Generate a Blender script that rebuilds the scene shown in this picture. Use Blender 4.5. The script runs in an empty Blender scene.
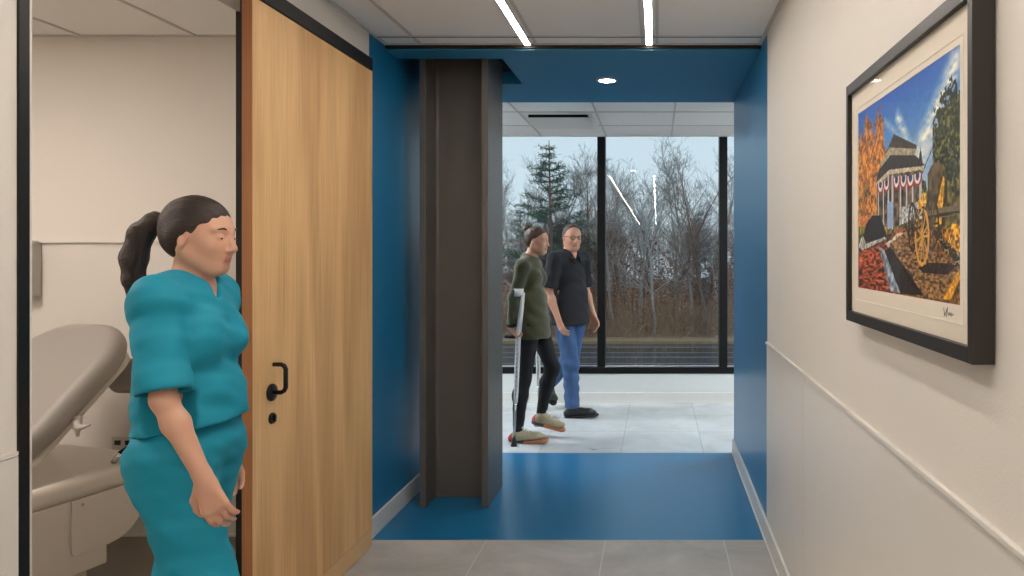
import bpy, math, random
import numpy as np
from mathutils import Vector, Matrix

sc = bpy.context.scene
COL = sc.collection
random.seed(7)
rng = np.random.default_rng(7)
PI = math.pi

# ------------------------------------------------------------------ materials
def hexc(r, g, b):
    f = lambda c: (c/255/12.92) if c/255 <= .04045 else ((c/255+.055)/1.055)**2.4
    return (f(r), f(g), f(b), 1)

def mat(name, rgb, rough=.5, metal=0.0, spec=.5, noise=0.0, nscale=8, bump=0.0, bscale=60, stretch=(1,1,1), coat=0, emis=None, estr=0, sheen=0, sss=0):
    m = bpy.data.materials.new(name); m.use_nodes = True
    nt = m.node_tree; n = nt.nodes; b = n['Principled BSDF']
    c = hexc(*rgb)
    b.inputs['Base Color'].default_value = c
    b.inputs['Roughness'].default_value = rough
    b.inputs['Metallic'].default_value = metal
    b.inputs['Specular IOR Level'].default_value = spec
    if coat: b.inputs['Coat Weight'].default_value = coat
    if sheen: b.inputs['Sheen Weight'].default_value = sheen
    if sss:
        b.inputs['Subsurface Weight'].default_value = sss
        b.inputs['Subsurface Scale'].default_value = .01
    if emis:
        b.inputs['Emission Color'].default_value = (*emis, 1)
        b.inputs['Emission Strength'].default_value = estr
    tc = n.new('ShaderNodeTexCoord'); mp = n.new('ShaderNodeMapping')
    mp.inputs['Scale'].default_value = stretch
    nt.links.new(tc.outputs['Object'], mp.inputs['Vector'])
    if noise:
        t = n.new('ShaderNodeTexNoise'); t.inputs['Scale'].default_value = nscale; t.inputs['Detail'].default_value = 6
        nt.links.new(mp.outputs[0], t.inputs['Vector'])
        r = n.new('ShaderNodeMix'); r.data_type = 'RGBA'
        r.inputs[6].default_value = tuple(min(1, x*(1-noise)) for x in c[:3])+(1,)
        r.inputs[7].default_value = tuple(min(1, x*(1+noise)) for x in c[:3])+(1,)
        nt.links.new(t.outputs['Fac'], r.inputs[0]); nt.links.new(r.outputs[2], b.inputs['Base Color'])
    if bump:
        t2 = n.new('ShaderNodeTexNoise'); t2.inputs['Scale'].default_value = bscale; t2.inputs['Detail'].default_value = 4
        nt.links.new(mp.outputs[0], t2.inputs['Vector'])
        bp = n.new('ShaderNodeBump'); bp.inputs['Strength'].default_value = bump; bp.inputs['Distance'].default_value = .01
        nt.links.new(t2.outputs['Fac'], bp.inputs['Height']); nt.links.new(bp.outputs[0], b.inputs['Normal'])
    return m

def tile_mat(name, rgb, grout, x0, px, y0, py, gw=.004, rough=.35):
    m = mat(name, rgb, rough)
    nt = m.node_tree; n = nt.nodes; b = n['Principled BSDF']; L = nt.links
    geo = n.new('ShaderNodeNewGeometry'); sep = n.new('ShaderNodeSeparateXYZ'); L.new(geo.outputs['Position'], sep.inputs[0])
    def M(op, a, bb=None, c=None):
        k = n.new('ShaderNodeMath'); k.operation = op
        for i, v in enumerate((a, bb, c)):
            if v is None: continue
            if isinstance(v, (int, float)): k.inputs[i].default_value = v
            else: L.new(v, k.inputs[i])
        return k.outputs[0]
    ux = M('DIVIDE', M('SUBTRACT', sep.outputs[0], x0), px)
    uy = M('DIVIDE', M('SUBTRACT', sep.outputs[1], y0), py)
    def line(u, p):
        fr = M('SUBTRACT', u, M('ROUND', u))
        return M('LESS_THAN', M('ABSOLUTE', fr), gw/2/p)
    g = M('MAXIMUM', line(ux, px), line(uy, py))
    comb = n.new('ShaderNodeCombineXYZ'); L.new(M('FLOOR', ux), comb.inputs[0]); L.new(M('FLOOR', uy), comb.inputs[1])
    wn = n.new('ShaderNodeTexWhiteNoise'); L.new(comb.outputs[0], wn.inputs['Vector'])
    off = n.new('ShaderNodeVectorMath'); off.operation = 'MULTIPLY_ADD'
    L.new(wn.outputs['Color'], off.inputs[0]); off.inputs[1].default_value = (9, 9, 9); L.new(geo.outputs['Position'], off.inputs[2])
    t = n.new('ShaderNodeTexNoise'); t.inputs['Scale'].default_value = 2.6; t.inputs['Detail'].default_value = 9; t.inputs['Roughness'].default_value = .66
    t.inputs['Distortion'].default_value = .6
    L.new(off.outputs[0], t.inputs['Vector'])
    c = hexc(*rgb)
    mx = n.new('ShaderNodeMix'); mx.data_type = 'RGBA'
    mr = n.new('ShaderNodeMapRange'); mr.inputs[1].default_value = .3; mr.inputs[2].default_value = .7
    L.new(t.outputs['Fac'], mr.inputs[0])
    mx.inputs[6].default_value = tuple(x*.72 for x in c[:3])+(1,); mx.inputs[7].default_value = tuple(min(1, x*1.16) for x in c[:3])+(1,)
    L.new(mr.outputs[0], mx.inputs[0])
    mg = n.new('ShaderNodeMix'); mg.data_type = 'RGBA'; L.new(g, mg.inputs[0]); L.new(mx.outputs[2], mg.inputs[6]); mg.inputs[7].default_value = hexc(*grout)
    L.new(mg.outputs[2], b.inputs['Base Color'])
    rr = M('MULTIPLY_ADD', t.outputs['Fac'], .25, rough-.1); L.new(rr, b.inputs['Roughness'])
    return m

def wood_mat(name, lo, hi, pore=.35):
    m = mat(name, hi, .45)
    nt = m.node_tree; n = nt.nodes; b = n['Principled BSDF']; L = nt.links
    tc = n.new('ShaderNodeTexCoord'); mp = n.new('ShaderNodeMapping'); mp.inputs['Scale'].default_value = (1, 1, .10)
    L.new(tc.outputs['Object'], mp.inputs['Vector'])
    t = n.new('ShaderNodeTexNoise'); t.inputs['Scale'].default_value = 3.0; t.inputs['Detail'].default_value = 2; L.new(mp.outputs[0], t.inputs['Vector'])
    mul = n.new('ShaderNodeMath'); mul.operation = 'MULTIPLY'; mul.inputs[1].default_value = 26; L.new(t.outputs['Fac'], mul.inputs[0])
    s = n.new('ShaderNodeMath'); s.operation = 'SINE'; L.new(mul.outputs[0], s.inputs[0])
    mr = n.new('ShaderNodeMapRange'); mr.inputs[1].default_value = -1; mr.inputs[2].default_value = 1; L.new(s.outputs[0], mr.inputs[0])
    mp2 = n.new('ShaderNodeMapping'); mp2.inputs['Scale'].default_value = (90, 90, 1.6); L.new(tc.outputs['Object'], mp2.inputs['Vector'])
    t2 = n.new('ShaderNodeTexNoise'); t2.inputs['Scale'].default_value = 1.6; t2.inputs['Detail'].default_value = 5; L.new(mp2.outputs[0], t2.inputs['Vector'])
    a = n.new('ShaderNodeMath'); a.operation = 'MULTIPLY'; a.inputs[1].default_value = .36; L.new(mr.outputs[0], a.inputs[0])
    c2 = n.new('ShaderNodeMath'); c2.operation = 'MULTIPLY_ADD'; c2.inputs[1].default_value = .95; L.new(t2.outputs['Fac'], c2.inputs[0]); L.new(a.outputs[0], c2.inputs[2])
    mx = n.new('ShaderNodeMix'); mx.data_type = 'RGBA'; mx.inputs[6].default_value = hexc(*lo); mx.inputs[7].default_value = hexc(*hi)
    L.new(c2.outputs[0], mx.inputs[0]); L.new(mx.outputs[2], b.inputs['Base Color'])
    return m

M_wall = mat('wall_paint', (222, 216, 208), .6, noise=.02, nscale=2, bump=.08, bscale=220)
M_panel = mat('wainscot_panel', (218, 213, 206), .38, noise=.015, nscale=2)
M_blue = mat('blue_wall_panel', (27, 115, 162), .33, noise=.04, nscale=3, stretch=(6, 6, .3), spec=.6)
M_bluefloor = mat('blue_resilient_floor', (12, 104, 150), .30, noise=.10, nscale=14, bump=.06, bscale=90, spec=.5)
M_soffit = mat('blue_soffit_paint', (46, 132, 172), .45)
M_base = mat('baseboard_vinyl', (214, 213, 208), .35)
M_ceil = mat('ceiling_tile', (240, 239, 236), .85, noise=.03, nscale=300, bump=.1, bscale=400)
M_grid = mat('ceiling_grid', (205, 201, 195), .5)
M_black = mat('black_metal', (16, 15, 15), .38, metal=.2)
M_blackmat = mat('black_rubber', (18, 18, 19), .75)
M_revealshade = mat('reveal_shade', (30, 18, 15), .8)  # shade of the gap put into the colour
M_tile = tile_mat('porcelain_tile', (172, 170, 167), (194, 190, 184), -.269, .617, 3.646, .61, .005, .42)
M_tile2 = tile_mat('porcelain_tile_far', (196, 199, 200), (150, 154, 156), -.269, .617, 5.25, .60, .006, .3)
M_examfloor = mat('exam_room_floor', (128, 119, 107), .45, noise=.1, nscale=20)
M_wood = wood_mat('oak_veneer', (168, 116, 66), (230, 188, 130))
M_woodedge = wood_mat('oak_edge', (136, 84, 48), (184, 124, 78))
M_kick = mat('oak_kick_rail', (214, 176, 126), .5, noise=.06, nscale=30, stretch=(1, .05, 1))
M_steel = mat('painted_steel', (94, 90, 86), .42, metal=.15, noise=.10, nscale=7, bump=.12, bscale=40)
M_white = mat('white_plastic', (226, 224, 218), .4)
M_grey = mat('light_grey_plastic', (190, 184, 176), .45)
M_chrome = mat('chrome', (210, 210, 212), .18, metal=1)
M_led = mat('led_diffuser', (255, 250, 240), .5, emis=(1, .925, .84), estr=47)
M_lens = mat('downlight_lens', (255, 250, 240), .5, emis=(1, .95, .9), estr=150)
M_vinyl = mat('grey_upholstery', (152, 146, 139), .5, noise=.03, nscale=5)
M_tablecase = mat('exam_table_casing', (214, 206, 195), .45)
M_gap = mat('dark_gap', (14, 14, 14), .9)

def glass_mat():
    m = bpy.data.materials.new('window_glass'); m.use_nodes = True
    nt = m.node_tree; n = nt.nodes; n.clear(); L = nt.links
    o = n.new('ShaderNodeOutputMaterial'); tr = n.new('ShaderNodeBsdfTransparent'); tr.inputs[0].default_value = (.93, .965, .97, 1)
    gl = n.new('ShaderNodeBsdfGlossy'); gl.inputs['Roughness'].default_value = 0.0
    fr = n.new('ShaderNodeFresnel'); fr.inputs[0].default_value = 1.5
    ar = n.new('ShaderNodeMath'); ar.operation = 'MULTIPLY'; ar.inputs[1].default_value = .6; L.new(fr.outputs[0], ar.inputs[0])   # coated glass
    mx = n.new('ShaderNodeMixShader'); L.new(ar.outputs[0], mx.inputs[0]); L.new(tr.outputs[0], mx.inputs[1]); L.new(gl.outputs[0], mx.inputs[2])
    L.new(mx.outputs[0], o.inputs[0]); return m
M_glass = glass_mat()

# ------------------------------------------------------------------ mesh helpers
class MB:
    def __init__(s): s.v = []; s.f = []; s.mi = []
    def add(s, vs, fs, mi=0):
        o = len(s.v); s.v += [tuple(p) for p in vs]; s.f += [tuple(i+o for i in f) for f in fs]; s.mi += [mi]*len(fs)
        return s
    def box(s, x0, x1, y0, y1, z0, z1, mi=0, T=None):
        vs = [(x0,y0,z0),(x1,y0,z0),(x1,y1,z0),(x0,y1,z0),(x0,y0,z1),(x1,y0,z1),(x1,y1,z1),(x0,y1,z1)]
        if T is not None: vs = [T @ Vector(v) for v in vs]
        return s.add(vs, [(0,3,2,1),(4,5,6,7),(0,1,5,4),(1,2,6,5),(2,3,7,6),(3,0,4,7)], mi)
    def tube(s, pts, rads, n=12, mi=0, cap=True):
        pts = [Vector(p) for p in pts]
        if isinstance(rads, (int, float)): rads = [rads]*len(pts)
        rings = []; up = None
        for i, p in enumerate(pts):
            if i == 0: d = pts[1]-p
            elif i == len(pts)-1: d = p-pts[-2]
            else: d = (pts[i+1]-p).normalized()+(p-pts[i-1]).normalized()
            d.normalize()
            if up is None: up = Vector((0,0,1)) if abs(d.z) < .9 else Vector((1,0,0))
            a = d.cross(up).normalized(); b = a.cross(d).normalized(); up = b
            rings.append([p+(a*math.cos(t)+b*math.sin(t))*rads[i] for t in [2*PI*k/n for k in range(n)]])
        vs = [q for r in rings for q in r]; fs = []
        for i in range(len(pts)-1):
            for k in range(n):
                a0 = i*n+k; a1 = i*n+(k+1) % n
                fs.append((a0, a1, a1+n, a0+n))
        if cap: fs.append(tuple(reversed(range(n)))); fs.append(tuple((len(pts)-1)*n+k for k in range(n)))
        return s.add(vs, fs, mi)
    def prism(s, poly, f0, f1, mi=0):
        """poly: list of 2d pts; f0/f1 map (a,b)->3d for both ends"""
        n = len(poly); vs = [f0(a, b) for a, b in poly]+[f1(a, b) for a, b in poly]
        fs = [tuple(reversed(range(n))), tuple(range(n, 2*n))]+[(k, (k+1) % n, n+(k+1) % n, n+k) for k in range(n)]
        return s.add(vs, fs, mi)
    def lathe(s, prof, c, axis='z', n=24, mi=0):
        vs = []; fs = []
        for r, h in prof:
            for k in range(n):
                t = 2*PI*k/n; a, b = r*math.cos(t), r*math.sin(t)
                if axis == 'z': vs.append((c[0]+a, c[1]+b, c[2]+h))
                elif axis == 'x': vs.append((c[0]+h, c[1]+a, c[2]+b))
                else: vs.append((c[0]+a, c[1]+h, c[2]+b))
        for i in range(len(prof)-1):
            for k in range(n): fs.append((i*n+k, i*n+(k+1) % n, (i+1)*n+(k+1) % n, (i+1)*n+k))
        fs.append(tuple(reversed(range(n)))); fs.append(tuple((len(prof)-1)*n+k for k in range(n)))
        return s.add(vs, fs, mi)
    def build(s, name, mats, parent=None, bevel=0, smooth=False, origin=None):
        me = bpy.data.meshes.new(name); vs = s.v
        if origin is not None: vs = [tuple(Vector(v)-Vector(origin)) for v in vs]
        me.from_pydata(vs, [], s.f); 
        if not isinstance(mats, (list, tuple)): mats = [mats]
        for m in mats: me.materials.append(m)
        me.polygons.foreach_set('material_index', s.mi)
        import bmesh
        bm = bmesh.new(); bm.from_mesh(me); bmesh.ops.recalc_face_normals(bm, faces=bm.faces)
        if smooth:
            for f in bm.faces: f.smooth = len(f.verts) < 6
        bm.to_mesh(me); bm.free()
        o = bpy.data.objects.new(name, me); COL.objects.link(o)
        if origin is not None: o.location = origin
        if parent is not None: o.parent = parent
        if bevel:
            b = o.modifiers.new('bevel', 'BEVEL'); b.width = bevel; b.segments = 3; b.limit_method = 'ANGLE'; b.harden_normals = False
        return o

def tag(o, label=None, cat=None, group=None, kind=None):
    if label: o['label'] = label
    if cat: o['category'] = cat
    if group: o['group'] = group
    if kind: o['kind'] = kind
    return o
def empty(name, loc=(0,0,0), rz=0, label=None, cat=None, group=None, kind=None):
    o = bpy.data.objects.new(name, None); COL.objects.link(o); o.location = loc; o.rotation_euler = (0,0,rz)
    o.empty_display_size = .1
    return tag(o, label, cat, group, kind)
def struct(o): o['kind'] = 'structure'; return o

# ------------------------------------------------------------------ SDF modelling
def V(*a): return np.array(a, float)
def prim_cap(a, b, ra, rb, ax=None, s=1.0):
    a = np.array(a, float); b = np.array(b, float)
    rm = max(ra, rb)*max(1, s)
    lo = np.minimum(a, b)-rm; hi = np.maximum(a, b)+rm
    if ax is not None: ax = np.array(ax, float)/np.linalg.norm(ax)
    ba = b-a
    if ax is not None: ba = ba+ax*(ba@ax)*(1/s-1)
    bb = ba@ba+1e-12
    def fn(X, Y, Z):
        x, y, z = X-a[0], Y-a[1], Z-a[2]
        if ax is not None:
            q = (x*ax[0]+y*ax[1]+z*ax[2])*(1/s-1)
            x, y, z = x+q*ax[0], y+q*ax[1], z+q*ax[2]
        t = np.clip((x*ba[0]+y*ba[1]+z*ba[2])/bb, 0, 1)
        return np.sqrt((x-t*ba[0])**2+(y-t*ba[1])**2+(z-t*ba[2])**2)-(ra+(rb-ra)*t)
    return fn, lo, hi
def prim_ell(c, r, R=None):
    c = np.array(c, float); r = np.array(r, float); rm = r.max()
    R = np.eye(3) if R is None else R
    def fn(X, Y, Z):
        x, y, z = X-c[0], Y-c[1], Z-c[2]
        q = [(x*R[0, i]+y*R[1, i]+z*R[2, i]) for i in range(3)]
        k0 = np.sqrt(sum((q[i]/r[i])**2 for i in range(3))); k1 = np.sqrt(sum((q[i]/r[i]**2)**2 for i in range(3)))
        return k0*(k0-1)/np.maximum(k1, 1e-6)
    return fn, c-rm, c+rm
def prim_rbox(c, h, R=None, rad=.01, crad=0):
    """rounded box; crad = corner radius in the local xy plane"""
    c = np.array(c, float); h = np.array(h, float); R = np.eye(3) if R is None else R
    rm = np.linalg.norm(h)
    def fn(X, Y, Z):
        x, y, z = X-c[0], Y-c[1], Z-c[2]
        q = [(x*R[0, i]+y*R[1, i]+z*R[2, i]) for i in range(3)]
        if crad:
            a = np.abs(q[0])-h[0]+crad; b = np.abs(q[1])-h[1]+crad
            d2 = np.sqrt(np.maximum(a, 0)**2+np.maximum(b, 0)**2)+np.minimum(np.maximum(a, b), 0)-crad
            a = d2+rad; b = np.abs(q[2])-h[2]+rad
            return np.sqrt(np.maximum(a, 0)**2+np.maximum(b, 0)**2)+np.minimum(np.maximum(a, b), 0)-rad
        a = [np.abs(q[i])-h[i]+rad for i in range(3)]
        return np.sqrt(sum(np.maximum(t, 0)**2 for t in a))+np.minimum(np.maximum(a[0], np.maximum(a[1], a[2])), 0)-rad
    return fn, c-rm, c+rm
def prim_plane(p, n):
    """solid on the side the normal points away from"""
    p = np.array(p, float); n = np.array(n, float); n = n/np.linalg.norm(n)
    def fn(X, Y, Z): return (X-p[0])*n[0]+(Y-p[1])*n[1]+(Z-p[2])*n[2]
    return fn, None, None

class SDF:
    def __init__(s): s.ops = []
    def u(s, prim, k=.02): s.ops.append(('u', prim, k)); return s
    def cap(s, a, b, ra, rb=None, k=.02, ax=None, sc=1.0): return s.u(prim_cap(a, b, ra, ra if rb is None else rb, ax, sc), k)
    def ell(s, c, r, R=None, k=.02): return s.u(prim_ell(c, r, R), k)
    def sub(s, prim, k=.005): s.ops.append(('s', prim, k)); return s
    def cut(s, p, n, k=.003): s.ops.append(('i', prim_plane(p, n), k)); return s
    def warp(s, fn): s.ops.append(('d', (fn, None, None), 0)); return s
    def mesh(s, name, h, mats, parent=None, mfn=None, smooth_it=1):
        los = [o[1][1] for o in s.ops if o[0] == 'u']; his = [o[1][2] for o in s.ops if o[0] == 'u']
        lo = np.min(los, 0)-4*h; hi = np.max(his, 0)+4*h
        n = np.ceil((hi-lo)/h).astype(int)+1
        ax = [lo[i]+h*np.arange(n[i]) for i in range(3)]
        D = np.full(n, 1.0, np.float32)
        for op, (fn, l, u), k in s.ops:
            if l is None: sl = [slice(0, n[i]) for i in range(3)]
            else:
                m = max(.03, 1.5*k)
                i0 = np.clip(((l-m-lo)/h).astype(int), 0, n); i1 = np.clip(np.ceil((u+m-lo)/h).astype(int)+1, 0, n)
                sl = [slice(i0[i], i1[i]) for i in range(3)]
            if any(q.stop <= q.start for q in sl): continue
            sl = tuple(sl)
            X = ax[0][sl[0]][:, None, None]; Y = ax[1][sl[1]][None, :, None]; Z = ax[2][sl[2]][None, None, :]
            d = fn(X, Y, Z).astype(np.float32); A = D[sl]
            if op == 'd': D[sl] = A+d*(np.abs(A) < .05); continue
            if op == 'u':
                hh = np.maximum(k-np.abs(A-d), 0)/k; D[sl] = np.minimum(A, d)-hh*hh*k*.25
            elif op == 's':
                d = -d; hh = np.maximum(k-np.abs(A-d), 0)/k; D[sl] = np.maximum(A, d)+hh*hh*k*.25
            elif op == 'i':
                hh = np.maximum(k-np.abs(A-d), 0)/k; D[sl] = np.maximum(A, d)+hh*hh*k*.25
        S = D < 0
        nx, ny, nz = D.shape
        corners = [(i, j, k) for i in (0, 1) for j in (0, 1) for k in (0, 1)]
        cnt = np.zeros((nx-1, ny-1, nz-1), np.int8)
        for i, j, k in corners: cnt += S[i:nx-1+i, j:ny-1+j, k:nz-1+k]
        act = np.argwhere((cnt > 0) & (cnt < 8))
        vals = np.stack([D[act[:, 0]+i, act[:, 1]+j, act[:, 2]+k] for i, j, k in corners], 1)
        ca = np.array(corners, float); acc = np.zeros((len(act), 3)); c = np.zeros(len(act))
        for p in range(8):
            for q in range(p+1, 8):
                if abs(ca[p]-ca[q]).sum() != 1: continue
                va, vb = vals[:, p], vals[:, q]; mk = (va < 0) != (vb < 0)
                t = va/np.where(mk, va-vb, 1)
                acc += np.where(mk[:, None], ca[p]+(ca[q]-ca[p])*t[:, None], 0); c += mk
        P = lo+h*(act+acc/c[:, None])
        idx = np.full((nx-1, ny-1, nz-1), -1, np.int32); idx[act[:, 0], act[:, 1], act[:, 2]] = np.arange(len(act))
        Q = []
        for a in range(3):
            b, cc = (a+1) % 3, (a+2) % 3
            s0 = [slice(None)]*3; s1 = [slice(None)]*3; s0[a] = slice(0, D.shape[a]-1); s1[a] = slice(1, None)
            A, B = S[tuple(s0)], S[tuple(s1)]
            e = np.argwhere(A != B); flip = A[e[:, 0], e[:, 1], e[:, 2]]
            ok = (e[:, b] > 0) & (e[:, cc] > 0) & (e[:, b] < D.shape[b]-1) & (e[:, cc] < D.shape[cc]-1); e = e[ok]; flip = flip[ok]
            def g(db, dc):
                q = e.copy(); q[:, b] += db; q[:, cc] += dc; return idx[q[:, 0], q[:, 1], q[:, 2]]
            quad = np.stack([g(-1, -1), g(0, -1), g(0, 0), g(-1, 0)], 1)
            quad[~flip] = quad[~flip][:, ::-1]; Q.append(quad)
        Q = np.concatenate(Q); Q = Q[(Q >= 0).all(1)]
        for _ in range(smooth_it):   # light Laplacian pass
            sm = np.zeros_like(P); ct = np.zeros(len(P))
            for i in range(4):
                np.add.at(sm, Q[:, i], P[Q[:, (i+1) % 4]]+P[Q[:, (i+3) % 4]]); np.add.at(ct, Q[:, i], 2)
            P = .5*P+.5*sm/np.maximum(ct, 1)[:, None]
        me = bpy.data.meshes.new(name)
        me.vertices.add(len(P)); me.vertices.foreach_set('co', P.ravel())
        me.loops.add(Q.size); me.loops.foreach_set('vertex_index', Q.ravel().astype(np.int32))
        me.polygons.add(len(Q)); me.polygons.foreach_set('loop_start', np.arange(0, Q.size, 4, dtype=np.int32))
        me.polygons.foreach_set('use_smooth', np.ones(len(Q), bool))
        if not isinstance(mats, (list, tuple)): mats = [mats]
        for m in mats: me.materials.append(m)
        if mfn is not None:
            me.polygons.foreach_set('material_index', mfn(P[Q].mean(1)).astype(np.int32))
        me.update(calc_edges=True); me.validate()
        o = bpy.data.objects.new(name, me); COL.objects.link(o)
        if parent is not None: o.parent = parent
        return o

# ------------------------------------------------------------------ dimensions
XL, XR = -1.5, .575            # corridor walls
YP0, YP1 = 3.646, 5.23         # blue portal
YW = 6.97                      # window wall
ZC = 2.647                     # ceilings
YB = -15                       # far end behind camera

# ------------------------------------------------------------------ setting
struct(MB().box(XL-.12, XR+.12, YB, YP0, -.05, 0).build('floor', M_tile))
struct(MB().box(XL-.12, XR+.12, YP0, YP1, -.05, .0).build('floor', M_bluefloor))
struct(MB().box(-6, 5, YP1, YW, -.05, 0).build('floor', M_tile2))
struct(MB().box(-4.9, XL-.12, .4, 3.71, -.05, 0).build('floor', M_examfloor))
# right wall, with wainscot
w = MB().box(XR, XR+.12, YB, YP0, 0, 2.9); struct(w.build('wall_right', M_wall))
w = MB()
for a, b in ((2.73, YP0), (.29, 2.726), (-2.15, .286), (-4.6, -2.154), (-7, -4.604)):
    w.box(XR-.004, XR, a, b, .11, 1.022)
struct(w.build('wall_right', M_panel, bevel=.001))
struct(MB().box(XR-.012, XR, YB, YP0-.002, 1.022, 1.034).build('trim_1', M_panel, bevel=.002))
struct(MB().box(XR, XR+.12, YP0, YP1, 0, 2.9).build('wall_right', M_blue))
struct(MB().box(XR-.014, XR, YB, YP1, 0, .108).build('baseboard_right', M_base, bevel=.003))
struct(MB().box(XR-.019, XR-.014, YB, YP1, 0, .012).build('baseboard_right', M_base))
# left wall with doorway
w = MB()
w.box(XL-.12, XL, YB, 1.68, 0, 2.9).box(XL-.12, XL, 1.68, 2.72, 2.44, 2.9).box(XL-.12, XL, 2.72, YP0, 0, 2.9)
struct(w.build('wall_left', M_wall))
w = MB()
for a, b in ((.44, 1.640), (-2, .436), (-4.44, -2.004)):
    w.box(XL, XL+.004, a, b, .11, 1.022)
struct(w.build('wall_left', M_panel))
struct(MB().box(XL, XL+.006, YB, 1.638, 1.024, 1.034).build('trim_2', M_panel))
struct(MB().box(XL-.12, XL, YP0, YP1, 0, 2.9).build('wall_left', M_blue))
struct(MB().box(XL, XL+.014, YP0-.05, YP1, 0, .108).build('baseboard_left', M_base, bevel=.003))
struct(MB().box(XL, XL+.014, YB, 1.64, 0, .108).build('baseboard_left', M_base, bevel=.003))
# black casing of the doorway
struct(MB().box(XL-.125, XL+.006, 1.640, 1.668, 0, 2.46).box(XL-.125, XL+.002, 2.70, 2.724, 0, 2.44).build('trim_3', M_black, bevel=.001))
struct(MB().box(XL-.12, XL-.001, 1.668, 2.70, 2.428, 2.44).build('trim_4', M_grey))
# exam room shell
struct(MB().box(-4.9, XL-.12, 3.71, 3.83, 0, 2.9).build('wall_exam', M_wall))
struct(MB().box(-5.0, -4.9, .3, 3.83, 0, 2.9).build('wall_exam', M_wall))
struct(MB().box(-5.0, XL-.12, .3, .4, 0, 2.9).build('wall_exam', M_wall))
struct(MB().box(-4.9, XL-.12, 3.690, 3.71, 1.549, 1.562).box(-4.9, XL-.12, 3.706, 3.71, .10, 1.552).build('trim_5', M_panel))
struct(MB().box(-4.9, XL-.12, 3.695, 3.71, 0, .10).box(-4.9, XL-.12, 3.688, 3.695, 0, .014).build('baseboard_exam', M_base))
def grid_ceiling(name, x0, x1, y0, y1, xs, ys, edge=True):
    c = MB().box(x0, x1, y0, y1, ZC, ZC+.03)
    struct(c.build('ceiling', M_ceil))
    g = MB()
    for x in xs: g.box(x-.008, x+.008, y0, y1, ZC-.006, ZC)
    for y in ys: g.box(x0, x1, y-.008, y+.008, ZC-.0055, ZC)
    if edge:
        g.box(x0, x0+.018, y0, y1, ZC-.007, ZC).box(x1-.018, x1, y0, y1, ZC-.007, ZC)
        g.box(x0, x1, y0, y0+.018, ZC-.0065, ZC).box(x0, x1, y1-.018, y1, ZC-.0065, ZC)
    struct(g.build(name, M_grid))
grid_ceiling('trim_6', XL, XR, YB, 3.86, (-1.30, -.665, -.08, .00), [3.72-1.22*i for i in range(15)])
grid_ceiling('trim_7', -6, 5, YP1-.02, YW-.04, [-.4975+.64*i for i in range(-8, 9)], (5.72, 6.33))
grid_ceiling('trim_8', -4.9, XL-.12, .4, 3.71, (-3.66, -3.05, -2.44, -1.83), (3.10, 1.88, .66))
# dark slots between the tiles
struct(MB().box(XL, XR, 3.716, 3.724, ZC-.0065, ZC-.006).build('trim_9', M_gap))
# portal soffit; the shadow gap before it is a dark-coloured strip
struct(MB().box(XL, XR, 3.86, 3.88, 2.625, 2.70).build('trim_10', M_revealshade))
s_ = MB()
hx0, hx1, hy0, hy1 = -1.5, -.895, 4.05, 4.655       # recess round the column
s_.box(XL, XR, 3.88, hy0, 2.618, 2.9).box(XL, XR, hy1, YP1, 2.618, 2.9).box(hx1, XR, hy0, hy1, 2.618, 2.9)
struct(s_.build('ceiling', M_soffit))
struct(MB().box(XL, hx1, hy0, hy1, 2.70, 2.9).build('ceiling', M_gap))
# cross corridor: inner walls, end walls
struct(MB().box(-6, XL-.12, YP1-.12, YP1, 0, 2.9).box(XL-.12, XL, YP1-.0, YP1+.001, 0, 2.9).build('wall_cross', M_wall))
struct(MB().box(XR+.12, 5, YP1-.12, YP1, 0, 2.9).build('wall_cross', M_wall))
struct(MB().box(-6.1, -6, YP1-.12, YW+.1, 0, 2.9).build('wall_cross', M_wall))
struct(MB().box(5, 5.1, YP1-.12, YW+.1, 0, 2.9).build('wall_cross', M_wall))
struct(MB().box(XL-.12, XR+.12, YB-.1, YB, 0, 2.9).build('wall_back', M_wall))
# window wall
M_wallw = mat('window_wall_paint', (214, 217, 216), .4)
struct(MB().box(-6, 5, YW, YW+.25, -3.53, .288).build('wall_window', M_wallw))
struct(MB().box(-6, 5, YW, YW+.25, 2.80, 3.6).build('wall_window', M_wall))
struct(MB().box(-6, 5, YW-.014, YW, 0, .1).box(-6, 5, YW-.018, YW-.014, 0, .012).build('baseboard_window', M_base))
mx = [-.556+1.2185*i for i in range(-4, 5)]
w1 = MB()
w1.box(-6, 5, YW-.005, YW+.13, .288, .352)
w1.box(-6, 5, YW-.005, YW+.13, 2.74, 2.80)
for x in mx: w1.box(x-.039, x+.039, YW, YW+.13, .352, 2.74)
M_mull = mat('black_mullion', (9, 10, 11), .5, spec=.25)
win = struct(w1.build('window_1', M_mull, bevel=.002))
st = MB().box(-6, 5, YW+.02, YW+.06, .352, .362).build('sill_highlight', M_chrome, win)  # bright metal strip added for the highlight line along the sill
ed = [-6]+mx+[5]
for a, b in zip(ed[:-1], ed[1:]):
    if b-a < .2: continue
    MB().box(a+.03, b-.03, YW+.06, YW+.084, .345, 2.75).build('pane', M_glass, win)

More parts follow.
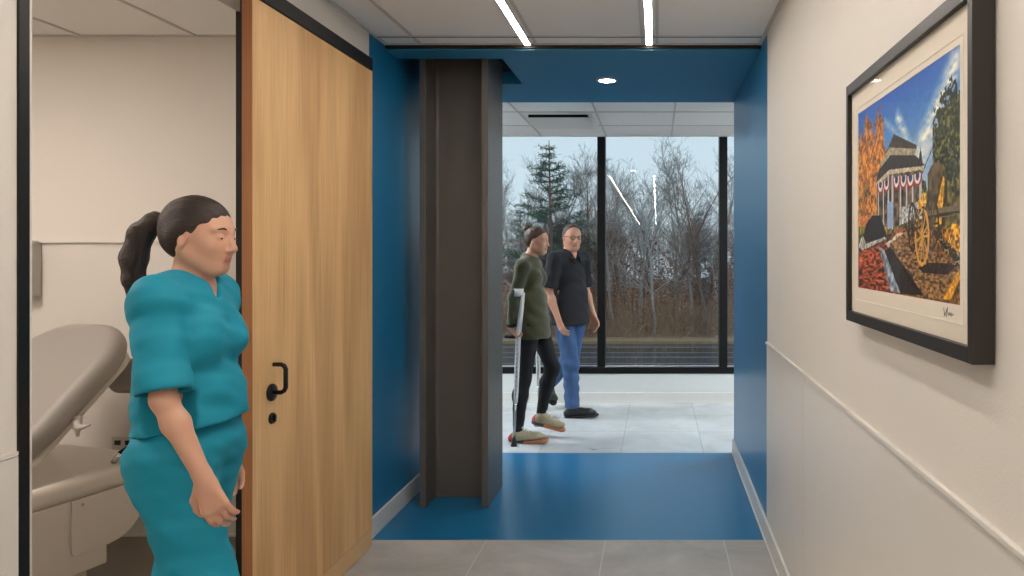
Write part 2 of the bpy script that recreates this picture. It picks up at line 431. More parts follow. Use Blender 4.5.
# ------------------------------------------------------------------ sliding oak door
XD = -1.452
door = MB().box(XD-.038, XD, 2.512, 3.57, .095, 2.42, 0).build('door_1', [M_wood, M_woodedge], origin=(XD-.02, 3.04, 0)); struct(door)
for p in door.data.polygons:
    if p.normal.y < -.9: p.material_index = 1
def dpart(mb, name, m, **k):
    o = mb.build(name, m, None, **k); o.parent = door; o.matrix_parent_inverse = Matrix.Translation(-Vector(door.location)); return o
dpart(MB().box(XD-.038, XD-.001, 2.512, 3.568, .004, .092), 'kick_rail', M_kick, bevel=.001)
dpart(MB().box(XD-.0445, XD-.0385, 2.512, 2.56, .004, 2.42), 'edge_seal', M_blackmat)
YH, ZH = 2.632, .972
ros = dpart(MB().lathe([(.032, 0), (.033, .004), (.031, .010), (.012, .011)], (XD, YH, ZH), 'x', 28), 'rosette', M_black, smooth=True)
pts = [(XD+.006, YH, ZH), (XD+.038, YH, ZH), (XD+.050, YH, ZH+.006), (XD+.056, YH, ZH+.018), (XD+.056, YH, ZH+.088), (XD+.050, YH, ZH+.100), (XD+.040, YH, ZH+.105), (XD+.010, YH, ZH+.105)]
dpart(MB().tube(pts, .0085, 14), 'handle', M_black, smooth=True)
dpart(MB().lathe([(.021, 0), (.0215, .004), (.019, .010)], (XD, YH+.004, ZH-.098), 'x', 24).box(XD+.008, XD+.017, YH+.000, YH+.008, ZH-.110, ZH-.086), 'thumb_turn', M_black)
struct(MB().box(XL, XD+.004, 1.50, 3.567, 2.425, 2.485).build('trim_11', M_black, bevel=.002))

# ------------------------------------------------------------------ steel column
def ibeam():
    x0, x1, y0, y1 = -1.391, -.990, 4.10, 4.487; t = .038; wt = .03; r = .022; ym = (y0+y1)/2
    P = [(x0, y0), (x0+t, y0)]
    P += [(x0+t, ym-wt/2-r)]+[(x0+t+r-r*math.cos(a), ym-wt/2-r+r*math.sin(a)) for a in np.linspace(.2, PI/2, 6)]
    P += [(x1-t-r+r*math.cos(a), ym-wt/2-r+r*math.sin(a)) for a in np.linspace(PI/2, .2, 6)]+[(x1-t, ym-wt/2-r)]
    P += [(x1-t, y0), (x1, y0), (x1, y1), (x1-t, y1)]
    P += [(x1-t, ym+wt/2+r)]+[(x1-t-r+r*math.cos(a), ym+wt/2+r-r*math.sin(a)) for a in np.linspace(.2, PI/2, 6)]
    P += [(x0+t+r-r*math.cos(a), ym+wt/2+r-r*math.sin(a)) for a in np.linspace(PI/2, .2, 6)]+[(x0+t, ym+wt/2+r)]
    P += [(x0+t, y1), (x0, y1)]
    return P
P = ibeam()
col = MB().prism(P, lambda a, b: (a, b, .0), lambda a, b: (a, b, 2.70)).build('steel_column', M_steel, bevel=.002, origin=(-1.19, 4.29, 0))
tag(col, 'dark grey painted steel I-beam column standing on the blue floor', 'column')

# ------------------------------------------------------------------ ceiling fixtures
def led(x, lab, y0=-14.5, y1=3.85):
    o = empty('linear_ceiling_light', (x, (y0+y1)/2, ZC), 0, lab, 'ceiling light', 'linear ceiling lights of the corridor')
    c = (x, (y0+y1)/2, ZC)
    h = MB().box(x-.022, x-.0165, y0, y1, ZC-.008, ZC+.0).box(x+.0165, x+.022, y0, y1, ZC-.008, ZC).box(x-.026, x+.026, y1, y1+.005, ZC-.008, ZC)
    a = h.build('housing', M_white, None, origin=c); a.parent = o; a.location = (0, 0, 0)
    b = MB().box(x-.016, x+.016, y0, y1, ZC-.0075, ZC-.001).build('diffuser', M_led, None, origin=c); b.parent = o; b.location = (0, 0, 0)
led(-.712, 'slanting bright linear strip light, the left one, in the corridor ceiling')
led(-.042, 'almost upright bright linear strip light, the right one, in the corridor ceiling')
dl = empty('recessed_downlight', (-.324, 4.54, 2.618), 0, 'small round white recessed downlight in the blue soffit', 'ceiling light')
MB().lathe([(.050, -.001), (.066, -.001), (.068, -.006), (.050, -.010), (.0495, -.003)], (0, 0, 0), 'z', 36).build('trim_ring', M_white, dl, smooth=True)
MB().lathe([(.0488, -.0015), (.0488, -.006), (.03, -.009)], (0, 0, 0), 'z', 36).build('lens', M_lens, dl, smooth=True)
av = empty('air_vent', (-.82, 6.03, ZC), 0, 'flat square white air vent in the tiled ceiling near the windows', 'vent')
MB().box(-.29, .29, -.285, .285, -.010, -.006).build('face_plate', M_ceil, av, bevel=.002)
MB().box(-.26, .26, -.255, .255, -.042, -.036).build('inner_plate', M_white, av, bevel=.004)
MB().box(-.245, .245, -.24, .24, -.036, -.010).build('slot', M_gap, av)
# exam room ceiling light, corridor side not in view
xl = empty('unseen_light_panel', (-3.35, 1.95, ZC), 0, 'square light panel in the exam room ceiling, above the exam table', 'ceiling light')
MB().box(-.30, .30, -.60, .60, -.012, -.002).build('light_frame', M_white, xl)
M_panelglow = mat('panel_glow', (255, 250, 240), .5, emis=(1, .88, .79), estr=24)
MB().box(-.28, .28, -.58, .58, -.015, -.0125).build('light_diffuser', M_panelglow, xl)
M_panelfill = mat('fill_panel_glow', (255, 255, 255), .5, emis=(.86, .94, 1.0), estr=60)  # glow of out-of-view panels added to brighten the cross corridor
for x, lab in ((-4.3, 'unseen fill light panel added in the tiled ceiling, far left along the windows'), (-2.4, 'unseen fill light panel added in the tiled ceiling left of the steel column'), (1.75, 'unseen fill light panel added in the tiled ceiling just right of the blue passage'), (3.7, 'unseen fill light panel added in the tiled ceiling, far right along the windows')):
    dd = empty('unseen_light_panel', (x, 6.0, ZC), 0, lab, 'ceiling light')
    MB().box(-.30, .30, -.30, .30, -.012, -.008).build('light_frame', M_white, dd)
    MB().box(-.28, .28, -.28, .28, -.015, -.0125).build('light_diffuser', M_panelfill, dd)

# ------------------------------------------------------------------ exam room wall items
dv = empty('wall_dispenser', (-3.33, 3.71, 1.41), 0, 'light grey wall-mounted holder with a black knob beside the door frame', 'wall unit')
SDF().u(prim_rbox((0, -.04, 0), (.075, .04, .150), None, .012)).mesh('housing', .005, M_grey, dv)
MB().box(-.075, .05, -.075, -.07, -.10, .10).build('cover_panel', M_white, dv, bevel=.002)
MB().box(.0, .016, -.100, -.076, .01, .045).build('knob', M_blackmat, dv, bevel=.003)
d2 = empty('wall_dispenser', (-2.15, 3.71, 1.33), 0, 'rounded grey wall dispenser behind the woman, next to the door edge', 'dispenser')
SDF().u(prim_rbox((0, 0, 0), (.13, .18, .045), np.array([[1,0,0],[0,0,1],[0,1,0]], float).T, .02, .04)).mesh('housing', .006, M_grey, d2)
d2.location = (-2.15, 3.665, 1.33)
MB().box(-.05, .05, -.05, -.046, -.12, -.02).build('window', M_white, d2, bevel=.002)
ol = empty('wall_outlet', (-2.82, 3.7, .465), 0, 'grey power outlet plate low on the exam room wall', 'outlet')
MB().box(-.06, .06, -.004, .004, -.06, .06).build('plate', M_grey, ol, bevel=.002)
for sx in (-.028, .028):
    for sz in (-.028, .028):
        MB().box(sx-.016, sx+.016, -.006, -.004, sz-.012, sz+.012).build('socket', M_blackmat, ol)

# ------------------------------------------------------------------ exam table
et = empty('exam_table', (-2.75, 2.6, 0), 0, 'beige exam table with a raised grey upholstered backrest', 'exam table')
def eo(o): o.parent = et; o.matrix_parent_inverse = Matrix.Translation(-Vector(et.location)); return o
P0 = V(-2.55, 2.80, .72); P1 = V(-2.435, 3.24, 1.15)
Ux = (P1-P0)/np.linalg.norm(P1-P0); W = V(-.958, .287, 0); Nn = np.cross(Ux, W); 
if Nn[2] < 0: Nn = -Nn
Nn /= np.linalg.norm(Nn); W2 = np.cross(Nn, Ux); W2 = W2 if W2@W > 0 else -W2
R = np.stack([Ux, W2, Nn], 1)
cen = P0+Ux*.27+W2*.31-Nn*.055
eo(SDF().u(prim_rbox(cen, (.40, .32, .055), R, .050, .25)).mesh('backrest', .01, M_vinyl))
eo(SDF().u(prim_rbox(cen-Nn*.085, (.33, .25, .02), R, .015, .10)).mesh('backrest_shell', .01, M_tablecase))
dd = V(.287, .958, 0); rr = V(.958, -.287, 0)
def F(t, s, z):   # t along the table, s to the right of the side face
    q = V(-2.51, 2.80, 0)+dd*t+rr*s; return (q[0], q[1], z)
def tbox(t0, t1, s0, s1, z0, z1, mb=None):
    mb = mb or MB()
    vs = [F(t0,s0,z0),F(t1,s0,z0),F(t1,s1,z0),F(t0,s1,z0),F(t0,s0,z1),F(t1,s0,z1),F(t1,s1,z1),F(t0,s1,z1)]
    return mb.add(vs, [(0,3,2,1),(4,5,6,7),(0,1,5,4),(1,2,6,5),(2,3,7,6),(3,0,4,7)])
eo(tbox(-1.1, .30, -.66, 0, .13, .45).build('base_cabinet', M_tablecase, bevel=.008))
eo(tbox(-1.1, .24, -.62, -.035, 0, .13).build('plinth', M_tablecase, bevel=.004))
RT = np.stack([dd, rr, V(0, 0, 1)], 1)
c0 = V(*F(-.30, -.33, .495))
eo(SDF().u(prim_rbox(c0, (.86, .345, .05), RT, .04, .10)).sub(prim_ell(V(*F(.0, -.10, .60)), (.34, .10, .085), RT), .02).mesh('top_shell', .01, M_tablecase))
c1 = V(*F(-.75, -.33, .60))
eo(SDF().u(prim_rbox(c1, (.52, .31, .055), RT, .05, .12)).mesh('seat', .01, M_vinyl))
# side bracket with its rounded corner
P_ = [(.15, .45), (.15, .235)]+[(.17-.02*math.cos(a), .235-.02*math.sin(a)) for a in np.linspace(.1, PI/2, 5)]+[(.30, .215)]
P_ += [(.30+.16*math.sin(a), .375-.16*math.cos(a)) for a in np.linspace(0, PI/2, 8)]+[(.50, .42), (.52, .45)]
eo(MB().prism(P_, lambda a, b: F(a, .001, b), lambda a, b: F(a, .010, b)).build('side_bracket', M_tablecase, bevel=.002))
eo(MB().lathe([(.006, -.001), (.006, .003)], F(.19, .012, .425), 'x', 12).build('screw', M_chrome))
# strap tab hanging below the backrest and chrome connector with cable
q = P0+Ux*.20-Nn*.10
eo(MB().tube([q, q+V(.02, -.02, -.03), q+V(.05, -.04, -.03), q+V(.10, -.05, -.015)], [.022, .016, .012, .004], 10).tube([q+V(.02,-.02,-.02), q+V(.03,-.03,-.07)], [.014, .006], 10).build('strap_hook', M_grey, smooth=True))
q = V(*F(.36, -.05, .55))
eo(MB().tube([q, q+V(.035, .0, .045)], .012, 14).build('connector', M_chrome, smooth=True))
eo(MB().tube([q+V(.035, 0, .045), q+V(.06, .02, .07), q+V(.10, .08, .075), q+V(.12, .2, .05)], [.010, .008, .007, .006], 10).build('cable', M_blackmat, smooth=True))
eo(SDF().u(prim_rbox((-2.47, 3.45, .89), (.23, .085, .03), np.array([[1,0,0],[0,0,-1],[0,1,0]], float).T, .025, .06)).mesh('arm_pad', .008, M_vinyl))
eo(MB().tube([(-2.34, 3.44, .86), (-2.33, 3.40, .66), (-2.34, 3.28, .48)], .018, 12).build('arm_pad_bracket', M_chrome, smooth=True))

# ------------------------------------------------------------------ people
def skin_mat(name, rgb): return mat(name, rgb, .5, sss=.08, noise=.04, nscale=30)
M_iris = mat('iris', (60, 42, 30), .2); M_sclera = mat('sclera', (232, 226, 220), .25)

def prim_cyl(c, n, r, L):
    """flat-ended cylinder of radius r from c along n"""
    c = np.array(c, float); n = np.array(n, float)/np.linalg.norm(n); m = c+n*L/2; ext = np.hypot(r, L/2)
    def fn(X, Y, Z):
        x, y, z = X-m[0], Y-m[1], Z-m[2]; t = x*n[0]+y*n[1]+z*n[2]
        return np.maximum(np.sqrt(np.maximum(x*x+y*y+z*z-t*t, 0))-r, np.abs(t)-L/2)
    return fn, m-ext, m+ext
def unit(v): v = np.array(v, float); return v/np.linalg.norm(v)
def Rz(a): c, s = math.cos(a), math.sin(a); return np.array([[c,-s,0],[s,c,0],[0,0,1.]])
def Ry(a): c, s = math.cos(a), math.sin(a); return np.array([[c,0,s],[0,1,0],[-s,0,c]])   # + pitches the face down
def Rx(a): c, s = math.cos(a), math.sin(a); return np.array([[1,0,0],[0,c,-s],[0,s,c]])

def head_ops(S, c, R, k=1.0, man=False):
    H = lambda x, y, z: c+R@(V(x, y, z)*k)
    E = lambda x, y, z, rx, ry, rz, kk=.012, RR=None: S.ell(H(x, y, z), V(rx, ry, rz)*k, R if RR is None else R@RR, kk)
    E(-.014, 0, .030, .094, .073, .083, .02)            # cranium
    E(.020, 0, -.005, .068, .062, .085, .03)            # face block
    E(.040, 0, -.055, .044, .046, .046, .03)            # mouth barrel
    E(.058, 0, -.092, .022, .024 if not man else .028, .017, .025)           # chin
    for s in (-1, 1):
        S.cap(H(-.012, s*.055, -.045), H(.052, s*.022, -.090), .016*k, .014*k, .03)  # jaw line
        E(.054, s*.036, -.024, .024, .022, .024, .02)    # cheek
        S.cap(H(.079, s*.014, .026), H(.066, s*.047, .028), .007*k, .006*k, .014)   # brow ridge
        S.sub(prim_ell(H(.092, s*.031, .006), V(.016, .017, .011)*k, R), .012*k)      # eye socket
        E(.070, s*.031, .005, .015, .016, .0125, .005)    # lids
        E(.094, s*.010, -.036, .009, .007, .007, .008)    # nostril wing
        ear = Rz(s*.35)@Rx(s*.15)
        E(-.008, s*.074, -.006, .018, .006, .031, .008, ear)
        S.sub(prim_ell(H(-.003, s*.082, -.002), V(.009, .005, .018)*k, R@ear), .006)
    S.cap(H(.082, 0, .022), H(.104, 0, -.028), .006*k, .0095*k, .012)        # nose
    E(.084, 0, -.057, .009, .020, .0048, .006); E(.083, 0, -.067, .009, .018, .0055, .006)   # lips
    return H

def hand_ops(S, w, d, n, side, curl=.35, k=1.0, spread=.06, thumb_in=.3):
    """w wrist, d direction of the fingers, n palm normal (the way the palm looks), side=+1/-1 where the thumb is along across"""
    d = unit(d); n = unit(n-d*(np.array(n)@d)); a = np.cross(n, d)*side     # a: towards the thumb
    S.cap(w-d*.01, w+d*.025, .022*k, .024*k, .015, n, .75)
    for i, (off, ln) in enumerate(((.028, .073), (.010, .082), (-.009, .077), (-.027, .060))):
        kn = w+d*(.092-.004*abs(i-1))*k+a*off*k
        S.cap(w+d*.02*k+a*off*.55*k, kn, .0125*k, .0105*k, .012)
        p = kn; ang = curl*.6; dirv = d+a*spread*(1.2-i)*.8
        for j, fr in enumerate((.45, .31, .24)):
            ang += curl*(.75 if j else .35)
            dv = unit(unit(dirv)*math.cos(ang)+n*math.sin(ang)); q = p+dv*ln*fr*k
            S.cap(p, q, (.0092-.001*j)*k, (.0084-.001*j)*k, .004); p = q
    t0 = w+d*.022*k+a*.024*k+n*.006*k; t1 = t0+unit(d*.75+a*.75+n*thumb_in)*.038*k
    t2 = t1+unit(d*.95+a*.25+n*(thumb_in+.1))*.030*k; t3 = t2+unit(d*1+a*0+n*(thumb_in+.25))*.024*k
    S.cap(t0, t1, .0135*k, .011*k, .012); S.cap(t1, t2, .0105*k, .0095*k, .004); S.cap(t2, t3, .0095*k, .008*k, .004)

def arm_ops(S, sh, el, wr, k=1.0, g=0.0, kk=.02):
    S.cap(sh, el, .048*k+g, .036*k+g, kk)
    m = el+(wr-el)*.3
    S.cap(el, m, .035*k+g, .0375*k+g, kk); S.cap(m, wr, .0375*k+g, .025*k+g, kk)
def leg_ops(S, hip, kn, an, k=1.0, g=0.0, kk=.03, back=V(-1, 0, 0)):
    S.cap(hip, kn, .088*k+g, .056*k+g, kk)
    m = kn+(an-kn)*.32+back*.014*k
    S.cap(kn, m, .053*k+g, .057*k+g, kk); S.cap(m, an, .056*k+g, .036*k+g, kk)
def foot_ops(S, an, toe, g=0.0, kk=.015):
    S.cap(an, toe, .034+g, .028+g, kk); heel = an-unit((toe-an)*V(1, 1, 0))*.045; heel[2] = toe[2]+.006
    S.cap(an, heel, .032+g, .03+g, kk); S.cap(heel, toe, .028+g, .028+g, kk)
def shoe_ops(S, an, to, w=.040, L=.05, hh=.062):
    """an ankle, to ball of the foot; flat-soled shoe, tip beyond the ball"""
    f = unit((to-an)*V(1, 1, 0)); f = unit(to-an-V(0, 0, (to-an)[2]+ (an[2]-to[2]-.055)*1.0)); side = np.cross(V(0, 0, 1), f)
    heel = an-f*.045; heel[2] = an[2]-.055; tip = to+f*L; tip[2] = to[2]-.004
    S.cap(heel, an+V(0, 0, -.02), .033, .036, .02); S.cap(an+V(0, 0, -.02), to+V(0, 0, .004), .038, .026, .03, side, 1.2); S.cap(to, tip, .030, .021, .02, side, 1.4); S.cap(heel, to, .030, .028, .02, side, 1.15)
    return f, heel, tip
def torso_ops(S, J, g=0.0, man=False, wide=1.0, waist=1.0):
    lat = unit(J['shL']-J['shR'])
    S.cap(J['chest'], J['ribs'], .100*wide+g, .094*wide+g, .04, lat, 1.45)
    S.cap(J['ribs'], J['waist'], .092*wide+g, .082*wide*waist+g, .04, lat, 1.42)
    lp = unit(J['hipL']-J['hipR'])
    S.cap(J['waist'], J['pelvis'], .084*wide*waist+g, .098*wide+g, .05, lp, 1.50)
    S.cap(J['chest']+V(0, 0, .05), J['shL'], .052+g, .047+g, .05); S.cap(J['chest']+V(0, 0, .05), J['shR'], .052+g, .047+g, .05)
    S.cap(J['neck']-V(.0, 0, .02), J['shL']+V(0, 0, .012), .040+g, .030+g, .05); S.cap(J['neck']-V(.0, 0, .02), J['shR']+V(0, 0, .012), .040+g, .030+g, .05)
    f = V(1, 0, 0)
    if not man:
        for s, sh in ((1, J['shL']), (-1, J['shR'])):
            c = J['chest']+f*.072+lat*s*.068-V(0, 0, .055); S.ell(c, V(.052, .058, .055)+g, None, .04)
    for s in (1, -1):
        S.ell(J['pelvis']-f*.045+lp*s*.065-V(0, 0, .03), V(.075, .075, .085)+g, None, .05)

def eyes(root, H, R, k=1.0, look=V(1, 0, 0)):
    for s in (-1, 1):
        c = H(.0725, s*.031, .004); n = 16; r = .0118*k; vs = []; fs = []; mi = []
        fw = R@unit(look); u = unit(np.cross(V(0, 0, 1), fw)); w = np.cross(fw, u)
        for i in range(n+1):
            th = PI*i/n
            for j in range(n):
                ph = 2*PI*j/n; vs.append(tuple(c+r*(fw*math.cos(th)+(u*math.cos(ph)+w*math.sin(ph))*math.sin(th))))
        mb = MB()
        for i in range(n):
            mb.add([], [])
        fsA = [(i*n+j, i*n+(j+1) % n, (i+1)*n+(j+1) % n, (i+1)*n+j) for i in range(n) for j in range(n)]
        mb.add(vs, fsA); mb.mi = [1 if i < 3 else 0 for i in range(n) for j in range(n)]
        mb.build('eye', [M_sclera, M_iris], root, smooth=True)

def brows(root, H, m, k=1.0):
    for s in (-1, 1):
        MB().tube([H(.086, s*.013, .026), H(.086, s*.030, .032), H(.070, s*.050, .026)], [.0028*k, .003*k, .0015*k], 8).build('eyebrow', m, root, smooth=True)
def folds(amp, freq, ph=0.0, zb=1.0):
    def fn(X, Y, Z):
        w = np.sin(X*9+ph)+np.sin(Y*11+ph*2)+1.3*np.sin(Z*6+X*7+ph)
        return amp*(np.sin(Z*freq*zb+w*2.1+X*freq*.5)*.6+np.sin(Z*freq*1.7-X*freq*.6+Y*freq*.8+w*1.3)*.4)
    return fn

# ---------- the woman in teal scrubs, stepping out of the exam room
M_skin1 = skin_mat('skin_nurse', (206, 158, 133)); M_lip = mat('lips', (184, 116, 102), .4)
M_hair1 = mat('dark_brown_hair', (44, 30, 24), .45, noise=.35, nscale=40, stretch=(.3, 3, 3), bump=.5, bscale=90)
M_teal = mat('teal_scrub_fabric', (0, 138, 164), .75, noise=.05, nscale=12, bump=.25, bscale=14)
M_shoe_w = mat('white_shoe', (225, 225, 222), .5)
def nurse():
    root = empty('person', (-1.375, 2.10, 0), 0, 'person in teal scrubs with a dark ponytail, walking out of the exam room doorway', 'person')
    J = dict(neck=V(-.022, 0, 1.415), chest=V(-.035, 0, 1.30), ribs=V(-.03, 0, 1.20), waist=V(-.022, 0, 1.07), pelvis=V(-.010, 0, .93),
             shL=V(-.045, .155, 1.365), elL=V(-.085, .205, 1.09), wrL=V(-.035, .20, .85), shR=V(-.02, -.153, 1.365), elR=V(.040, -.205, 1.10), wrR=V(.145, -.20, .885),
             hipL=V(-.03, .085, .90), knL=V(-.10, .085, .50), anL=V(-.26, .085, .12), toL=V(-.14, .085, .03),
             hipR=V(-.03, -.085, .90), knR=V(.085, -.085, .50), anR=V(.13, -.085, .09), toR=V(.29, -.085, .035))
    hc = V(.008, 0, 1.545); R = Ry(.08); k = .98
    S = SDF(); torso_ops(S, J, wide=.94)
    S.cap(J['neck']-V(.01, 0, .06), hc+V(-.018, 0, -.03), .052, .048, .03)
    H = head_ops(S, hc, R, k)
    for a, s in (('L', 1), ('R', -1)):
        arm_ops(S, J['sh'+a], J['el'+a], J['wr'+a], .86); leg_ops(S, J['hip'+a], J['kn'+a], J['an'+a], .9); foot_ops(S, J['an'+a], J['to'+a])
    hand_ops(S, J['wrR'], J['wrR']-J['elR']+V(.0, 0, -.06), V(-.2, 1, 0), 1, .5)
    hand_ops(S, J['wrL'], J['wrL']-J['elL'], V(.2, -1, 0), -1, .5)
    lp = H(.089, 0, -.0625)
    def mfn(C):
        q = (C-lp)@R; return ((np.abs(q[:, 2]) < .0085) & (np.abs(q[:, 1]) < .017) & (q[:, 0] > -.008)).astype(int)
    S.mesh('body', .0045, [M_skin1, M_lip], root, mfn)
    eyes(root, H, R, k); brows(root, H, M_hair1)
    # hair: cap, ponytail
    S = SDF(); S.ell(H(-.020, 0, .036), V(.101, .080, .090)*k, R, .01); S.ell(H(-.05, 0, -.01), V(.060, .066, .062)*k, R, .03)
    S.warp(lambda X, Y, Z: .0012*np.sin(Y*260+Z*60-X*20))
    S.sub(prim_ell(H(.100, 0, -.028), V(.074, .12, .096)*k, R), .014)
    S.sub(prim_ell(H(.022, 0, -.085), V(.06, .12, .080)*k, R@Ry(.2)), .012)
    S.mesh('hair', .004, M_hair1, root)
    S = SDF(); pts = [H(-.10, 0, .035), H(-.145, 0, .035), H(-.185, .0, -.005), H(-.20, 0, -.08), H(-.195, 0, -.15), H(-.205, 0, -.205)]
    rad = [.020, .027, .032, .034, .028, .006]
    for i in range(5): S.cap(pts[i], pts[i+1], rad[i], rad[i+1], .015)
    S.warp(lambda X, Y, Z: .0016*np.sin(Y*300+X*60)+.001*np.sin(Y*520-X*80))
    S.mesh('ponytail', .004, M_hair1, root)
    SDF().cap(pts[0]+V(-.012, 0, .0), pts[0]+V(-.020, 0, .0), .024, .024).mesh('hair_tie', .004, M_blackmat, root)
    # scrub top
    S = SDF(); torso_ops(S, J, .014, wide=.98, waist=1.14)
    S.cap(J['waist'], J['pelvis']+V(-.005, 0, .04), .115, .128, .04, V(0, 1, 0), 1.38)
    for a, s in (('L', 1), ('R', -1)):
        S.cap(J['sh'+a], J['el'+a]+V(0, 0, .0), .056, .070, .02)
        S.cap(J['sh'+a]+V(0, 0, -.02), J['chest']+V(0, s*.08, -.04), .055, .06, .03)
    S.warp(folds(.0040, 34)); S.warp(folds(.0022, 75, 2))
    for a in 'LR':   # end the sleeves just above the elbow
        el, n = J['el'+a], unit(J['el'+a]-J['sh'+a]); S.sub(prim_cyl(el-n*.02, n, .095, .14), .006); S.sub(prim_cyl(el-n*.05, n, .052, .14), .006)
    S.cut((0, 0, .990), (.12, 0, -1)) 
    S.sub(prim_cap(J['neck']+V(.03, 0, .05), J['neck']+V(.07, 0, -.035), .075, .020, V(0, 1, 0), .9), .01)
    S.sub(prim_cap(J['neck']+V(-.03, 0, .06), hc, .068, .08), .01)
    S.mesh('scrub_top', .0048, M_teal, root)
    S = SDF(); S.cap(J['waist']-V(0, 0, .03), J['pelvis'], .092, .108, .03, V(0, 1, 0), 1.46)
    for s in (1, -1): S.ell(J['pelvis']+V(-.045, s*.065, -.03), V(.09, .088, .10), None, .05)
    for a in 'LR':
        S.cap(J['hip'+a], J['kn'+a], .106, .080, .04); S.cap(J['kn'+a], J['an'+a]+V(0, 0, .0), .080, .072, .03)
        S.sub(prim_cap(J['an'+a]+V(.0, 0, -.075), J['an'+a]+V(.02, 0, -.2), .07, .09), .004)
    S.warp(folds(.0045, 26, 1.7)); S.warp(folds(.002, 70, .4)); S.mesh('scrub_trousers', .006, M_teal, root)
    for a in 'LR':
        S = SDF(); foot_ops(S, J['an'+a]-V(0, 0, .02), J['to'+a]+V(.01, 0, .005), .008); S.mesh('shoe', .006, M_shoe_w, root)
nurse()

# ---------- crutches
M_crutchw = mat('crutch_grey_white', (228, 228, 226), .4); M_alu = mat('crutch_aluminium', (170, 175, 180), .25, metal=1)
def crutch(bot, hnd, top, fwd, lab):
    root = empty('forearm_crutch', tuple(bot), 0, lab, 'crutch', None)
    b = V(0, 0, 0); h = hnd-bot; t = top-bot
    m = b+(h-b)*.45
    MB().tube([b+V(0, 0, .03), m], .0095, 14).build('lower_tube', M_alu, root, smooth=True)
    up = MB().tube([m-(h-b)*.06, m, h, h+(t-h)*.35, t], [.014, .018, .021, .021, .016], 16)
    up.build('upper_tube', M_crutchw, root, smooth=True)
    for i in range(12):
        q = m+(h-m)*(.04+.075*i); MB().tube([q+V(0, -.0215, 0), q+V(0, .0215, 0)], .0035, 8).build('height_hole', M_blackmat, root)
    MB().tube([h+V(.012, 0, 0), h-fwd*.05, h-fwd*.105], [.013, .0155, .014], 14).build('handle', M_blackmat, root, smooth=True)
    cf = []; ax = unit(t-h); a1 = fwd; a2 = np.cross(ax, a1)
    mb = MB(); n = 14; vs = []
    for zz in (-.03, .03):
        for r in (.050, .046):
            for i in range(n): 
                an = -2.1+4.2*i/(n-1); vs.append(t+ax*zz-fwd*.048+(a1*math.cos(an)+a2*math.sin(an))*r)
    fs = []
    for i in range(n-1):
        fs += [(i, i+1, 2*n+i+1, 2*n+i), (n+i, 3*n+i, 3*n+i+1, n+i+1), (i, n+i, n+i+1, i+1), (2*n+i, 2*n+i+1, 3*n+i+1, 3*n+i)]
    fs += [(0, 2*n, 3*n, n), (n-1, 2*n-1, 4*n-1, 3*n-1)]
    mb.add(vs, fs).build('arm_cuff', M_crutchw, root, smooth=True)
    MB().lathe([(.024, 0), (.025, .006), (.018, .022), (.0135, .055), (.011, .056)], (0, 0, 0), 'z', 18).build('rubber_tip', M_blackmat, root, smooth=True)
crutch(V(-1.105, 5.41, 0), V(-1.075, 5.425, .845), V(-1.04, 5.44, 1.185), V(1, 0, 0), 'grey-white forearm crutch with black rubber tip, near the camera, gripped by the woman')
crutch(V(-.985, 5.86, .06), V(-1.0, 5.85, .885), V(-1.03, 5.84, 1.22), V(1, 0, 0), 'second forearm crutch, mostly hidden on the far side of the woman')

